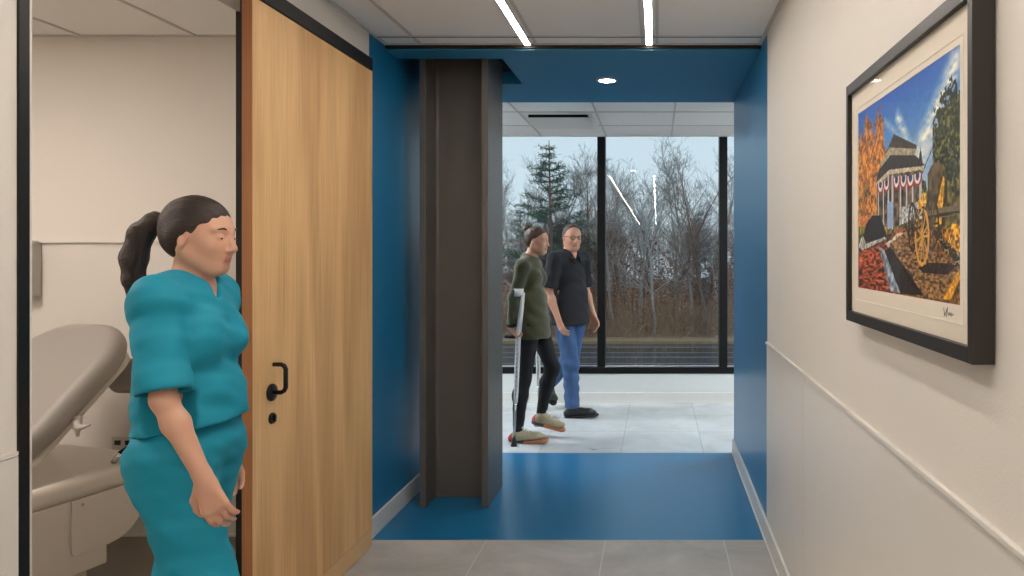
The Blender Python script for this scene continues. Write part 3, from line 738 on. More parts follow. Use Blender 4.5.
# ---------- woman with the crutch
M_skin2 = skin_mat('skin_walker', (206, 156, 130)); M_hair2 = mat('brown_hair', (82, 60, 48), .5, noise=.3, nscale=40, bump=.4, bscale=120)
M_olive = mat('olive_knit', (72, 72, 44), .9, noise=.12, nscale=60, bump=.3, bscale=160, sheen=.3)
M_tee = mat('charcoal_tee', (36, 36, 40), .85); M_legg = mat('black_leggings', (20, 20, 23), .8, noise=.1, nscale=30)
M_greyshirt = mat('grey_shirt', (120, 124, 124), .85)
M_sneak = mat('beige_sneaker', (178, 168, 138), .7, noise=.15, nscale=40); M_sole = mat('orange_sole', (186, 120, 84), .6); M_red = mat('red_heel', (168, 44, 40), .6)
M_soled = mat('dark_sole', (60, 66, 74), .7)
def walker():
    root = empty('person', (-.985, 5.60, 0), math.radians(-8), 'person in a long olive cardigan and black leggings, hair in a bun, walking with crutches', 'person')
    J = dict(neck=V(-.03, 0, 1.465), chest=V(-.045, 0, 1.345), ribs=V(-.04, 0, 1.25), waist=V(-.02, 0, 1.12), pelvis=V(-.01, 0, .96),
             shL=V(-.04, .148, 1.385), elL=V(-.07, .19, 1.13), wrL=V(-.045, .21, .935), shR=V(-.04, -.148, 1.385), elR=V(-.100, -.180, 1.14), wrR=V(-.125, -.185, .905),
             hipL=V(-.01, .085, .93), knL=V(.13, .085, .56), anL=V(.035, .09, .20), toL=V(.16, .09, .09),
             hipR=V(-.01, -.085, .93), knR=V(-.055, -.085, .50), anR=V(-.10, -.09, .09), toR=V(.065, -.10, .035))
    hc = V(.030, 0, 1.588); R = Rz(-.12)@Ry(.08); k = .95
    S = SDF(); torso_ops(S, J, wide=.90); S.cap(J['neck']-V(.01, 0, .06), hc+V(-.022, 0, -.03), .048, .045, .03)
    H = head_ops(S, hc, R, k)
    for a in 'LR':
        arm_ops(S, J['sh'+a], J['el'+a], J['wr'+a], .78); leg_ops(S, J['hip'+a], J['kn'+a], J['an'+a], .90); foot_ops(S, J['an'+a], J['to'+a], -.014)
    hand_ops(S, J['wrR'], V(.45, 0, -.6), V(.6, .25, .3), 1, 1.25, .95)
    hand_ops(S, J['wrL'], V(.3, 0, -.8), V(.8, -.3, .2), -1, 1.25, .95)
    lp = H(.089, 0, -.0625)
    def mfn(C):
        q = (C-lp)@R; return ((np.abs(q[:, 2]) < .010) & (np.abs(q[:, 1]) < .020) & (q[:, 0] > -.008)).astype(int)
    S.mesh('body', .006, [M_skin2, M_lip], root, mfn); eyes(root, H, R, k)
    S = SDF(); S.ell(H(-.020, 0, .036), V(.100, .079, .088)*k, R, .01); S.ell(H(-.05, 0, -.01), V(.058, .064, .056)*k, R, .03)
    S.sub(prim_ell(H(.100, 0, -.028), V(.076, .12, .098)*k, R), .014); S.sub(prim_ell(H(.022, 0, -.085), V(.06, .12, .080)*k, R@Ry(.2)), .012)
    S.mesh('hair', .005, M_hair2, root)
    S = SDF(); S.ell(H(-.098, 0, .102), V(.032, .034, .030), R, .01); S.warp(lambda X, Y, Z: .002*np.sin(X*200+Z*150+Y*80)); S.mesh('hair_bun', .005, M_hair2, root)
    # tee underneath
    S = SDF(); torso_ops(S, J, .006, wide=.91); S.cut((0, 0, .99), (0, 0, -1)); S.sub(prim_cap(J['neck']+V(.03, 0, .03), hc, .072, .09), .01)
    S.sub(prim_cap(J['shL'], J['elL'], .001, .001), .005)
    def teef(C): return (C[:, 2] < 1.33).astype(int)
    S.mesh('tee_shirt', .006, [M_greyshirt, M_tee], root, teef)
    # cardigan
    S = SDF(); torso_ops(S, J, .010, wide=.90, waist=1.08)
    S.cap(J['waist'], V(-.012, 0, .86), .116, .142, .04, V(0, 1, 0), 1.28)
    for a, s in (('L', 1), ('R', -1)):
        S.cap(J['sh'+a], J['el'+a], .052, .046, .02); S.cap(J['el'+a], J['wr'+a]+(J['el'+a]-J['wr'+a])*.14, .046, .034, .02)
    S.cut((0, 0, .815), (0, 0, -1))
    S.sub(prim_cap(V(.110, 0, 1.50), V(.165, 0, 1.02), .055, .050, V(0, 1, 0), 1.2), .012)
    S.sub(prim_cap(J['neck']+V(.02, 0, .05), hc, .070, .09), .01)
    pass
    S.warp(folds(.0035, 36, .6)); S.mesh('cardigan', .006, M_olive, root)
    S = SDF(); S.cap(J['waist']-V(0, 0, .04), J['pelvis'], .080, .092, .04, V(0, 1, 0), 1.38)
    for s in (1, -1): S.ell(J['pelvis']+V(-.045, s*.065, -.03), V(.068, .064, .080), None, .04)
    for a in 'LR': leg_ops(S, J['hip'+a], J['kn'+a], J['an'+a], .95, .006);
    S.warp(folds(.0015, 50, .6)); S.mesh('leggings', .006, M_legg, root)
    for a in 'LR':
        an, to = J['an'+a], J['to'+a]
        S = SDF(); f, heel, tip = shoe_ops(S, an-V(0, 0, .008), to+V(0, 0, .018)); nz_ = np.cross(f, unit(np.cross(V(0, 0, 1), f))); sd = unit(np.cross(V(0, 0, 1), f))
        S.sub(prim_cap(an+V(0, 0, .028), an+V(0, 0, .09), .034, .05), .006); up_ = unit(np.cross(f, sd)); base = heel-up_*.020
        S.cut(base, -up_)
        so = S.mesh('sneaker', .0045, [M_sneak, M_red], root, lambda C, an=an: (C[:, 0] < an[0]-.040).astype(int))
        mid = (heel+tip)/2-up_*.030; L2 = np.linalg.norm(tip-heel)/2+.034
        SDF().u(prim_rbox(mid, (L2, .043, .013), np.stack([f, sd, up_], 1), .008, .040)).mesh('sole', .0045, [M_soled, M_sole], so, lambda C, mid=mid, f=f: ((C-mid)@f > -.03).astype(int))
        for i in range(4):
            q = an+(to-an)*(.30+.16*i)+up_*(.050-.004*i); MB().tube([q-sd*.024-up_*.010, q+up_*.002, q+sd*.024-up_*.010], .0035, 6).build('lace', M_white, so, smooth=True)
    MB().lathe([(.034, -.012), (.037, -.008), (.037, .008), (.034, .012)], tuple(J['wrR']+V(.006, 0, .028)), 'z', 20).build('wrist_watch', M_blackmat, root, smooth=True)
walker()

# ---------- man in a dark polo shirt
M_skin3 = skin_mat('skin_man', (200, 146, 120)); M_hair3 = mat('greying_brown_hair', (84, 68, 58), .6, noise=.4, nscale=80)
M_polo = mat('black_polo_fabric', (27, 28, 33), .85, noise=.1, nscale=20, bump=.2, bscale=25)
def denim():
    m = mat('blue_denim', (62, 92, 136), .85, noise=.30, nscale=9, stretch=(2, 2, .5), bump=.3, bscale=40); return m
M_denim = denim(); M_leather = mat('black_leather', (20, 19, 19), .35, bump=.2, bscale=40)
def man():
    root = empty('person', (-.785, 6.36, 0), math.radians(-38), 'person in a black polo shirt, jeans and glasses, walking beside the woman with crutches', 'person')
    J = dict(neck=V(-.01, 0, 1.50), chest=V(-.025, 0, 1.375), ribs=V(-.015, 0, 1.26), waist=V(.0, 0, 1.12), pelvis=V(-.005, 0, .97),
             shL=V(-.02, .180, 1.43), elL=V(-.04, .232, 1.15), wrL=V(.07, .225, .92), shR=V(-.02, -.180, 1.43), elR=V(-.045, -.232, 1.15), wrR=V(.05, -.205, .915),
             hipL=V(-.005, .09, .93), knL=V(-.09, .10, .53), anL=V(-.40, .11, .25), toL=V(-.34, .11, .10),
             hipR=V(-.005, -.09, .93), knR=V(.035, -.035, .50), anR=V(.02, .0, .10), toR=V(.155, .085, .04))
    hc = V(.02, 0, 1.630); R = Rz(-.42)@Ry(.08); k = 1.05
    S = SDF(); torso_ops(S, J, man=True, wide=.98, waist=1.04); S.cap(J['neck']-V(.01, 0, .06), hc+V(-.02, 0, -.03), .060, .056, .03)
    H = head_ops(S, hc, R, k, True)
    for a in 'LR':
        arm_ops(S, J['sh'+a], J['el'+a], J['wr'+a], 1.05); leg_ops(S, J['hip'+a], J['kn'+a], J['an'+a], .92); foot_ops(S, J['an'+a], J['to'+a], -.008)
    hand_ops(S, J['wrR'], J['wrR']-J['elR'], V(.1, 1, 0), 1, .45, 1.1)
    hand_ops(S, J['wrL'], J['wrL']-J['elL'], V(.1, -1, 0), -1, .45, 1.1)
    lp = H(.089, 0, -.0625)
    def mfn(C):
        q = (C-lp)@R; return ((np.abs(q[:, 2]) < .009) & (np.abs(q[:, 1]) < .022) & (q[:, 0] > -.008)).astype(int)
    S.mesh('body', .006, [M_skin3, M_lip], root, mfn); eyes(root, H, R, k)
    S = SDF(); S.ell(H(-.020, 0, .032), V(.0965, .0765, .0875)*k, R, .01); S.ell(H(-.045, 0, -.01), V(.058, .066, .052)*k, R, .03)
    S.sub(prim_ell(H(.098, 0, -.010), V(.080, .12, .105)*k, R), .012); S.sub(prim_ell(H(.02, 0, -.08), V(.06, .12, .082)*k, R@Ry(.2)), .012)
    S.mesh('hair', .005, M_hair3, root)
    g = MB()
    for s in (-1, 1):
        c = [H(.098, s*.032+.021*math.cos(t), .006+.015*math.sin(t)) for t in np.linspace(0, 2*PI, 17)]
        g.tube(c, .0022, 6, cap=False)
        g.tube([H(.098, s*.053, .010), H(.05, s*.078, .012), H(-.01, s*.082, .006)], .0022, 6)
    g.tube([H(.098, -.011, .010), H(.101, 0, .012), H(.098, .011, .010)], .0022, 6)
    g.build('glasses', M_blackmat, root, smooth=True)
    S = SDF(); torso_ops(S, J, .014, man=True, wide=.99, waist=1.08)
    S.cap(J['waist'], V(-.005, 0, .86), .122, .142, .04, V(0, 1, 0), 1.42)
    for a, s in (('L', 1), ('R', -1)):
        S.cap(J['sh'+a], J['el'+a], .066, .074, .02); n = unit(J['el'+a]-J['sh'+a])
    S.warp(folds(.004, 34, 2.6))
    for a in 'LR':
        el, n = J['el'+a], unit(J['el'+a]-J['sh'+a]); S.sub(prim_cyl(el-n*.03, n, .10, .16), .006); S.sub(prim_cyl(el-n*.06, n, .056, .14), .006)
    S.cut((0, 0, .845), (0, 0, -1)); S.sub(prim_cap(J['neck']+V(.035, 0, .04), J['neck']+V(.08, 0, -.06), .060, .012), .008)
    S.sub(prim_cap(J['neck']+V(0, 0, .04), hc, .066, .09), .008)
    so = S.mesh('polo_shirt', .006, M_polo, root)
    cl = MB()
    for s in (-1, 1):
        pts = [V(-.085, 0, 1.535), V(-.06, s*.062, 1.528), V(.0, s*.078, 1.505), V(.055, s*.048, 1.470), V(.085, s*.018, 1.435)]
        out = [V(-.105, 0, 1.50), V(-.075, s*.085, 1.493), V(.0, s*.102, 1.470), V(.070, s*.072, 1.425), V(.100, s*.040, 1.395)]
        vs = pts+out+[p+V(0, 0, .006) for p in pts]+[p+V(.002, 0, .006) for p in out]
        fs = [(i, i+1, 6+i, 5+i) for i in range(4)]+[(10+i, 15+i, 16+i, 11+i) for i in range(4)]+[(i, 10+i, 11+i, i+1) for i in range(4)]+[(5+i, 6+i, 16+i, 15+i) for i in range(4)]+[(4, 14, 19, 9), (0, 5, 15, 10)]
        cl.add(vs, fs)
    cl.build('collar', M_polo, so, smooth=True)
    S = SDF(); S.cap(J['waist']-V(0, 0, .06), J['pelvis'], .100, .112, .03, V(0, 1, 0), 1.42)
    for s in (1, -1): S.ell(J['pelvis']+V(-.045, s*.065, -.03), V(.086, .086, .095), None, .05)
    for a in 'LR':
        S.cap(J['hip'+a], J['kn'+a], .096, .074, .03); n = unit(J['an'+a]-J['kn'+a]); S.cap(J['kn'+a], J['an'+a], .074, .066, .03)
        S.sub(prim_cyl(J['an'+a]+n*.012, n, .12, .1), .004)
    S.warp(folds(.005, 40, 4.1)); S.mesh('jeans', .006, M_denim, root)
    for a in 'LR':
        an, to = J['an'+a], J['to'+a]+V(0, 0, .012)
        S = SDF(); f, heel, tip = shoe_ops(S, an-V(0, 0, .012), to, L=.045); sd = unit(np.cross(V(0, 0, 1), f)); up_ = unit(np.cross(f, sd)); S.cap(an-V(0, 0, .02), an+V(0, 0, .03), .046, .048, .02)
        S.cut(heel-up_*.022, -up_); so = S.mesh('shoe', .0045, M_leather, root)
        mid = (heel+tip)/2-up_*.028; L2 = np.linalg.norm(tip-heel)/2+.036
        SDF().u(prim_rbox(mid, (L2, .046, .011), np.stack([f, sd, up_], 1), .006, .042)).mesh('sole', .0045, M_blackmat, so)
man()
# ------------------------------------------------------------------ framed photograph on the right wall
def painting():
    W_, H_ = 300, 220
    A = np.zeros((H_, W_, 3)); u, v = np.meshgrid((np.arange(W_)+.5)/W_, (np.arange(H_)+.5)/H_)
    def fU(x, y):
        k = (x-657)/.545; return ((1.898-700/k)/.639, (.385-(252-y)/k)/.482)
    nz = {}
    def noise(sx, sy, seed):
        r = np.random.default_rng(seed); gx, gy = int(sx)+2, int(sy)+2; g = r.random((gy, gx))
        x = u*sx; y = v*sy; xi = x.astype(int); yi = y.astype(int); fx = x-xi; fy = y-yi; fx = fx*fx*(3-2*fx); fy = fy*fy*(3-2*fy)
        return (g[yi, xi]*(1-fx)+g[yi, xi+1]*fx)*(1-fy)+(g[yi+1, xi]*(1-fx)+g[yi+1, xi+1]*fx)*fy
    def inpoly(P):
        P = [fU(*p) for p in P]; m = np.zeros(u.shape, bool)
        for i in range(len(P)):
            x0, y0 = P[i]; x1, y1 = P[(i+1) % len(P)]
            c = ((y0 > v) != (y1 > v)) & (u < (x1-x0)*(v-y0)/((y1-y0) or 1e-9)+x0); m ^= c
        return m
    def seg(a, b, w):
        a = np.array(fU(*a)); b = np.array(fU(*b)); d = b-a; L = d@d+1e-9
        t = np.clip(((u-a[0])*d[0]+(v-a[1])*d[1])/L, 0, 1); return np.hypot((u-a[0]-t*d[0])*1.36, v-a[1]-t*d[1]) < w
    def put(m, c, var=0, nn=None):
        c = np.array(c, float)
        if nn is None: A[m] = c
        else: A[m] = (c[None]*(1+var*(nn[m]-.5)[:, None]*2))
    n1 = noise(60, 44, 1); n2 = noise(24, 18, 2); n3 = noise(120, 90, 3)
    A[:] = np.stack([38+150*np.clip(v/.55, 0, 1)**1.4, 96+110*np.clip(v/.55, 0, 1)**1.1, 190+30*np.clip(v/.5, 0, 1)], -1)
    # cirrus
    for a, b, w, s in (((956, 55), (914, 160), .10, 1.1), ((960, 95), (908, 175), .07, .8), ((897, 112), (912, 150), .05, .9), ((885, 118), (905, 140), .03, .5)):
        a_, b_ = np.array(fU(*a)), np.array(fU(*b)); d = b_-a_; t = np.clip(((u-a_[0])*d[0]+(v-a_[1])*d[1])/(d@d), 0, 1)
        dist = np.hypot((u-a_[0]-t*d[0])*1.3, v-a_[1]-t*d[1]); al = np.clip(1-dist/w, 0, 1)*s*(.35+.9*noise(30, 60, 9))
        A[:] = A*(1-al[..., None])+np.array([240, 238, 226])*al[..., None]
    # trees at left
    top = .10+.05*np.sin(u*38)+.03*np.sin(u*90+1)+2.5*np.clip(u-.30, 0, 1)
    put((u < .40) & (v > top+.12*(n1-.5)+.08*(n3-.5)), (188, 116, 36), .75, n1*.6+n3*.4)
    put((u < .36) & (v > .40) & (n1 > .66), (226, 150, 60)); put((u < .36) & (v > .45) & (n1 < .25), (78, 62, 24))
    put((u < .12) & (v > .34) & (n2 > .4) & (n3 > .5), (150, 110, 40))
    # dark trees at right
    tr = (u > .80) & (v > .13+.9*np.abs(u-.93)+.10*(n1-.5)+.10*(n3-.5)) & (v < .70); put(tr, (52, 60, 30), .9, n3)
    put(tr & (n3 > .74), (128, 122, 66))
    put(((np.abs(u-.70) < .055*np.clip((v-.33)*5, 0, 1)) & (v > .33) & (v < .66) & (n1 > .2)), (54, 64, 34), .8, n3)
    put((u > .36) & (v > .53+.1*(n2-.5)) & (v < .8), (96, 84, 40), .8, n1)
    put(seg((922, 170), (942, 118), .004), (40, 50, 70))
    # gazebo
    put(inpoly([(893.4, 130.4), (916, 141.7), (916, 146), (889, 146), (879.5, 164)]), (62, 50, 42), .35, n3)
    put(inpoly([(889, 144.3), (916, 145.5), (915, 152), (890, 152), (881, 166), (880, 160)]), (170, 158, 128), .2, n3)
    put(inpoly([(890, 152), (915, 152), (924, 162), (922, 166), (889, 169), (875, 182), (878, 168)]), (52, 42, 38), .35, n3)
    put(inpoly([(889, 167), (923, 163), (923, 168), (889, 173), (875.5, 186), (875, 181)]), (206, 192, 158), .15, n3)
    put(inpoly([(876, 184), (889, 172), (921, 167), (921, 215), (899, 222), (892, 229), (877, 222)]), (96, 78, 56), .6, n1)
    for x, w in ((878, .008), (883, .008), (888, .012), (892, .012), (900, .009), (906, .009), (912, .009), (920, .012)):
        put(seg((x, 174 if x > 886 else 182), (x, 226 if x < 896 else 216), w), (196, 196, 196))
    put(inpoly([(887, 200), (893, 200), (893, 228), (887, 226)]), (150, 172, 206))
    put(inpoly([(899, 206), (921, 199), (921, 214), (899, 224)]), (176, 178, 176), .3, n3)
    for x, y in ((880, 184), (886, 182), (896, 179), (903, 178), (910, 177), (917, 175)):
        cx, cy = fU(x, y); r = np.hypot((u-cx)*1.36, v-cy+.01)
        m = (v > cy-.02)
        put(m & (r < .052), (168, 40, 48)); put(m & (r < .038), (232, 226, 220)); put(m & (r < .022), (44, 56, 110))
    # ground
    gy = fU(858, 236)[1]
    g = (v > .655+.0*u) & ~inpoly([(876, 170), (921, 165), (921, 216), (899, 224), (892, 231), (877, 224)])
    put(g & (u < .4), (112, 110, 44), .6, n1)
    put((v > .70) & (u > .3), (120, 84, 44), .6, n3)
    put(inpoly([(858, 215), (876, 212), (872, 219), (858, 226)]), (196, 118, 60), .3, n3)
    put(inpoly([(858, 250), (885, 240), (900, 226), (906, 228), (884, 250), (899, 300), (858, 292)]), (140, 68, 42), .7, noise(40, 110, 5))
    put(inpoly([(858, 240), (862, 232), (880, 236), (890, 232), (893, 234), (876, 245), (858, 252)]), (70, 56, 36), .5, n3)
    put(inpoly([(862, 240), (866, 222), (872, 214), (880, 214), (884, 226), (886, 236), (874, 240)]), (30, 26, 22), .4, n1)
    put(inpoly([(858, 246), (861, 236), (863, 236), (866, 243), (884, 236), (886, 238), (862, 250)]), (176, 176, 170), .3, n3)
    put(inpoly([(885, 243), (899, 231), (903, 232), (888, 247)]), (196, 188, 160), .3, n3)
    put(inpoly([(878, 246), (884, 250), (900, 293), (890, 292)]), (136, 148, 164), .4, n1)
    put(inpoly([(884, 250), (890, 246), (924, 296), (900, 294)]), (46, 32, 26), .5, n3)
    put(inpoly([(889, 243), (906, 230), (934, 250), (960, 270), (960, 276), (942, 300), (924, 297)]), (132, 98, 62), .55, noise(70, 130, 6))
    put(inpoly([(918, 268), (928, 262), (958, 264), (946, 274), (922, 272)]), (52, 38, 30), .4, n3)
    put(inpoly([(958, 270), (960, 278), (950, 300), (942, 300)]), (228, 160, 44), .2, n3)
    put(inpoly([(936, 240), (952, 222), (960, 222), (960, 252)]), (206, 142, 40), .6, n3)
    put(seg((936, 232), (960, 262), .022) & (n3 > .35), (44, 38, 32))
    put(seg((936, 232), (960, 262), .022) & (n3 > .75), (170, 160, 130))
    # monument stone
    st = inpoly([(927, 222), (927, 172), (931, 162), (937, 158), (943, 162), (946, 172), (946, 224), (938, 232)])
    put(st, (92, 78, 52), .45, n1); put(inpoly([(936, 205), (943, 172), (944, 178), (941, 222), (935, 226)]), (214, 160, 50), .3, n3)
    put(inpoly([(917, 200), (923, 190), (926, 192), (926, 205), (918, 208)]), (226, 168, 60), .3, n3)
    # cannon: barrel, far wheel, near wheel
    put(seg((926, 214), (960, 207), .020), (120, 106, 78)); put(seg((926, 216), (960, 209.5), .006), (60, 50, 38))
    def wheel(cx, cy, rx, ry, c, hub):
        p = np.array([fU(cx+rx*math.cos(t), cy+ry*math.sin(t)) for t in np.linspace(0, 2*PI, 33)]); c0 = np.array(fU(cx, cy))
        for i in range(32):
            a, b = p[i], p[i+1]; d = b-a; t = np.clip(((u-a[0])*d[0]+(v-a[1])*d[1])/(d@d), 0, 1)
            A[np.hypot((u-a[0]-t*d[0])*1.36, v-a[1]-t*d[1]) < .0085] = c
            if i % 3 == 0:
                d = a-c0; t = np.clip(((u-c0[0])*d[0]+(v-c0[1])*d[1])/(d@d), 0, 1)
                A[np.hypot((u-c0[0]-t*d[0])*1.36, v-c0[1]-t*d[1]) < .0045] = c
        A[np.hypot((u-c0[0])*1.36, v-c0[1]) < .017] = hub
    wheel(912, 226, 4, 24, (50, 40, 30), (40, 30, 24)); wheel(931, 222, 7, 26, (70, 54, 32), (90, 70, 40)); wheel(921.5, 235, 6.5, 29, (214, 158, 62), (190, 150, 80))
    put(inpoly([(915, 205), (925, 204), (922, 226), (912, 232)]) & (n3 > .55), (80, 60, 36))
    A[:] = A*(.95+.10*n3[..., None])
    # lift into a mesh, one quad per cell
    c = np.clip(A, 0, 255)/255; return np.where(c <= .04045, c/12.92, ((c+.055)/1.055)**2.4)

XF = .533; FY0, FY1, FZ0, FZ1 = 1.184, 1.975, 1.309, 1.965
fr = empty('framed_picture', (XR, (FY0+FY1)/2, (FZ0+FZ1)/2), 0, 'large black-framed landscape photograph with white mat on the right wall', 'picture')
def fo(o): o.parent = fr; o.matrix_parent_inverse = Matrix.Translation(-Vector(fr.location)); return o
fb = MB(); wy = .019
wz = .028
fb.box(XF, XR-.003, FY0, FY0+wy, FZ0, FZ1).box(XF, XR-.003, FY1-wy, FY1, FZ0, FZ1).box(XF, XR-.003, FY0+wy, FY1-wy, FZ0, FZ0+wz).box(XF, XR-.003, FY0+wy, FY1-wy, FZ1-wz, FZ1)
M_frame = mat('black_brown_frame', (40, 35, 32), .38)
fo(fb.build('frame', M_frame, bevel=.0012))
M_mat = mat('white_mat_board', (226, 216, 200), .8)
xm = .545
py0, py1, pz0, pz1 = 1.259, 1.898, 1.404, 1.874
fo(MB().box(xm, xm+.004, FY0+wy, py0-.0, FZ0+wz, FZ1-wz).box(xm, xm+.004, py1, FY1-wy, FZ0+wz, FZ1-wz).box(xm, xm+.004, py0, py1, FZ0+wz, pz0).box(xm, xm+.004, py0, py1, pz1, FZ1-wz).build('mat_board', M_mat))
# embossed mount line round the print
g = .014
eb = MB()
for a in ((py0-g-.002, py0-g, pz0-.032, pz1+g), (py1+g, py1+g+.002, pz0-.032, pz1+g), (py0-g, py1+g, pz0-.034, pz0-.032), (py0-g, py1+g, pz1+g, pz1+g+.002)):
    eb.box(xm-.0012, xm, *a)
fo(eb.build('mount_line', mat('mount_line_white', (236, 228, 214), .7)))
sg = MB()
def sig(p): sg.tube([(xm-.0006, 1.330-a*.045, 1.378+b*.018) for a, b in p], .0005, 5)
sig([(0, .9), (.12, .1), (.05, 0), (.2, .2)]); sig([(.15, .2), (.42, 1), (.3, .1), (.28, 0)]); sig([(.3, .5), (.45, .55), (.5, .2), (.6, .5), (.66, .2), (.75, .55), (.8, .2), (1, .45)])
fo(sg.build('signature', mat('pencil', (70, 66, 64), .8)))
C_ = painting(); H_, W_ = C_.shape[:2]
me = bpy.data.meshes.new('print')
yy = np.linspace(py1, py0, W_+1); zz = np.linspace(pz1, pz0, H_+1)
Vv = np.stack([np.full((H_+1, W_+1), xm+.001), np.broadcast_to(yy[None], (H_+1, W_+1)), np.broadcast_to(zz[:, None], (H_+1, W_+1))], -1).reshape(-1, 3)
ii, jj = np.meshgrid(np.arange(H_), np.arange(W_), indexing='ij'); a0 = ii*(W_+1)+jj
Qd = np.stack([a0, a0+1, a0+W_+2, a0+W_+1], -1).reshape(-1, 4)
me.vertices.add(len(Vv)); me.vertices.foreach_set('co', Vv.ravel()); me.loops.add(Qd.size); me.loops.foreach_set('vertex_index', Qd.ravel().astype(np.int32))
me.polygons.add(len(Qd)); me.polygons.foreach_set('loop_start', np.arange(0, Qd.size, 4, dtype=np.int32)); me.update(calc_edges=True)
at = me.color_attributes.new('ink', 'FLOAT_COLOR', 'CORNER')
at.data.foreach_set('color', np.repeat(np.concatenate([C_.reshape(-1, 3), np.ones((H_*W_, 1))], 1), 4, 0).ravel())
M_print = mat('photo_print', (200, 200, 200), .5); nt = M_print.node_tree
ca = nt.nodes.new('ShaderNodeVertexColor'); ca.layer_name = 'ink'; nt.links.new(ca.outputs[0], nt.nodes['Principled BSDF'].inputs['Base Color'])
me.materials.append(M_print); po = bpy.data.objects.new('print', me); COL.objects.link(po); fo(po)
mg = bpy.data.materials.new('picture_glass'); mg.use_nodes = True; nt = mg.node_tree; nt.nodes.clear()
o_ = nt.nodes.new('ShaderNodeOutputMaterial'); t_ = nt.nodes.new('ShaderNodeBsdfTransparent'); g_ = nt.nodes.new('ShaderNodeBsdfGlossy'); g_.inputs['Roughness'].default_value = .01
m_ = nt.nodes.new('ShaderNodeMixShader'); m_.inputs[0].default_value = .012   # anti-reflective picture glass
nt.links.new(t_.outputs[0], m_.inputs[1]); nt.links.new(g_.outputs[0], m_.inputs[2]); nt.links.new(m_.outputs[0], o_.inputs[0])
fo(MB().box(xm-.0045, xm-.0025, FY0+wy, FY1-wy, FZ0+wz, FZ1-wz).build('glazing', mg))

# ------------------------------------------------------------------ outdoors
GZ = -3.53
M_asph = mat('wet_asphalt', (62, 66, 70), .10, noise=.4, nscale=.6, bump=.02, bscale=3, spec=.7)
M_streak = mat('wet_reflection_streak', (150, 156, 160), .2)  # pale strips stand in for reflected streaks on the wet asphalt
M_litter = mat('leaf_litter', (150, 118, 92), .95, noise=.35, nscale=1.2, bump=.6, bscale=6)
M_verge = mat('dry_grass', (158, 130, 98), .95, noise=.3, nscale=4)
M_bark = mat('misty_grey_bark', (150, 140, 134), .95, noise=.25, nscale=3); M_bark2 = mat('misty_brown_bark', (134, 112, 100), .95, noise=.25, nscale=3)  # bark tones, paled so the colour carries the distant mist
M_bark3 = mat('misty_pale_bark', (172, 170, 165), .95, noise=.2, nscale=3)  # palest bark, haze mixed into its colour as well
M_pine = mat('pine_needles', (92, 118, 98), .9, noise=.3, nscale=4)
M_pine2 = mat('soft_pine_needles', (116, 134, 120), .9, noise=.25, nscale=4)
M_oak = mat('brown_oak_leaves', (150, 96, 70), .9, noise=.35, nscale=3)
M_brush = mat('dry_brush', (164, 134, 106), .95, noise=.3, nscale=2)
struct(MB().box(-60, 60, YW+.25, 38.6, GZ-.1, GZ).build('ground', M_asph))
struct(MB().box(-60, 60, 38.6, 130, GZ-.1, GZ+.06).build('ground', M_litter))
struct(MB().box(-60, 60, 38.4, 40.2, GZ, GZ+.14).build('ground', M_verge))
ln = MB()
for y, w in ((30.6, .06), (31.5, .06), (33.4, .10), (34.9, .06), (36.9, .10)): ln.box(-40, 40, y, y+w, GZ, GZ+.012)
struct(ln.build('trim_12', M_streak))

def grow(seed, Hh=11.5, r0=.16, spread=.55, nb=16, lean=.02, twig=.0065):
    rd = random.Random(seed); mb = MB(); leafpts = []
    def tube(p, q, a, b, n):
        d = (q-p).normalized(); x = d.cross(Vector((0, 0, 1)) if abs(d.z) < .9 else Vector((1, 0, 0))).normalized(); y = d.cross(x)
        o = len(mb.v)
        for P_, r in ((p, a), (q, b)):
            for k in range(n): t = 2*PI*k/n; mb.v.append(tuple(P_+(x*math.cos(t)+y*math.sin(t))*r))
        for k in range(n): mb.f.append((o+k, o+(k+1) % n, o+n+(k+1) % n, o+n+k)); mb.mi.append(0)
    def br(p, d, r, L, dep):
        ns = {0: 9, 1: 6, 2: 4, 3: 3}[dep]; seg = L/ns; kids = {0: nb, 1: 9, 2: 5, 3: 0}[dep]; pts = [p]; rr_ = [r]
        for i in range(ns):
            w = {0: .07, 1: .16, 2: .22, 3: .25}[dep]
            d = (d+Vector((rd.gauss(0, w), rd.gauss(0, w), rd.gauss(0, w)*.6+(.06 if dep else .02)))).normalized()
            q = p+d*seg; r2 = max(twig, r*(1-.85*(i+1)/ns)+twig*.3)
            tube(p, q, rr_[-1], r2, 6 if dep == 0 else (4 if dep == 1 else 3)); p = q; pts.append(p); rr_.append(r2)
        if dep < 3:
            for j in range(kids):
                t = rd.uniform(.28 if dep == 0 else .15, 1.0); i = min(ns-1, int(t*ns)); f = t*ns-i; s = pts[i].lerp(pts[i+1], f)
                dd = (pts[i+1]-pts[i]).normalized(); a = rd.uniform(0, 2*PI)
                x = dd.cross(Vector((0, 0, 1)) if abs(dd.z) < .9 else Vector((1, 0, 0))).normalized(); y = dd.cross(x)
                sp = spread*rd.uniform(.6, 1.4); nd = (dd*math.cos(sp)+(x*math.cos(a)+y*math.sin(a))*math.sin(sp)).normalized()
                br(s, nd, max(twig, rr_[i]*.45), L*(.42 if dep == 0 else .45)*rd.uniform(.6, 1.15)*(1.15-.6*t if dep == 0 else 1), dep+1)
    br(Vector((0, 0, 0)), Vector((lean, 0, 1)).normalized(), r0, Hh, 0)
    return mb
protos = []
for i, (h, r0, sp, nb) in enumerate(((11.0, .17, .62, 18), (10.0, .12, .45, 14), (12.0, .15, .50, 16), (9.0, .10, .75, 14))):
    me = bpy.data.meshes.new('trunk_and_branches'); mb = grow(31+i, h, r0, sp, nb, .03*(i-1)); me.from_pydata(mb.v, [], mb.f); protos.append(me)
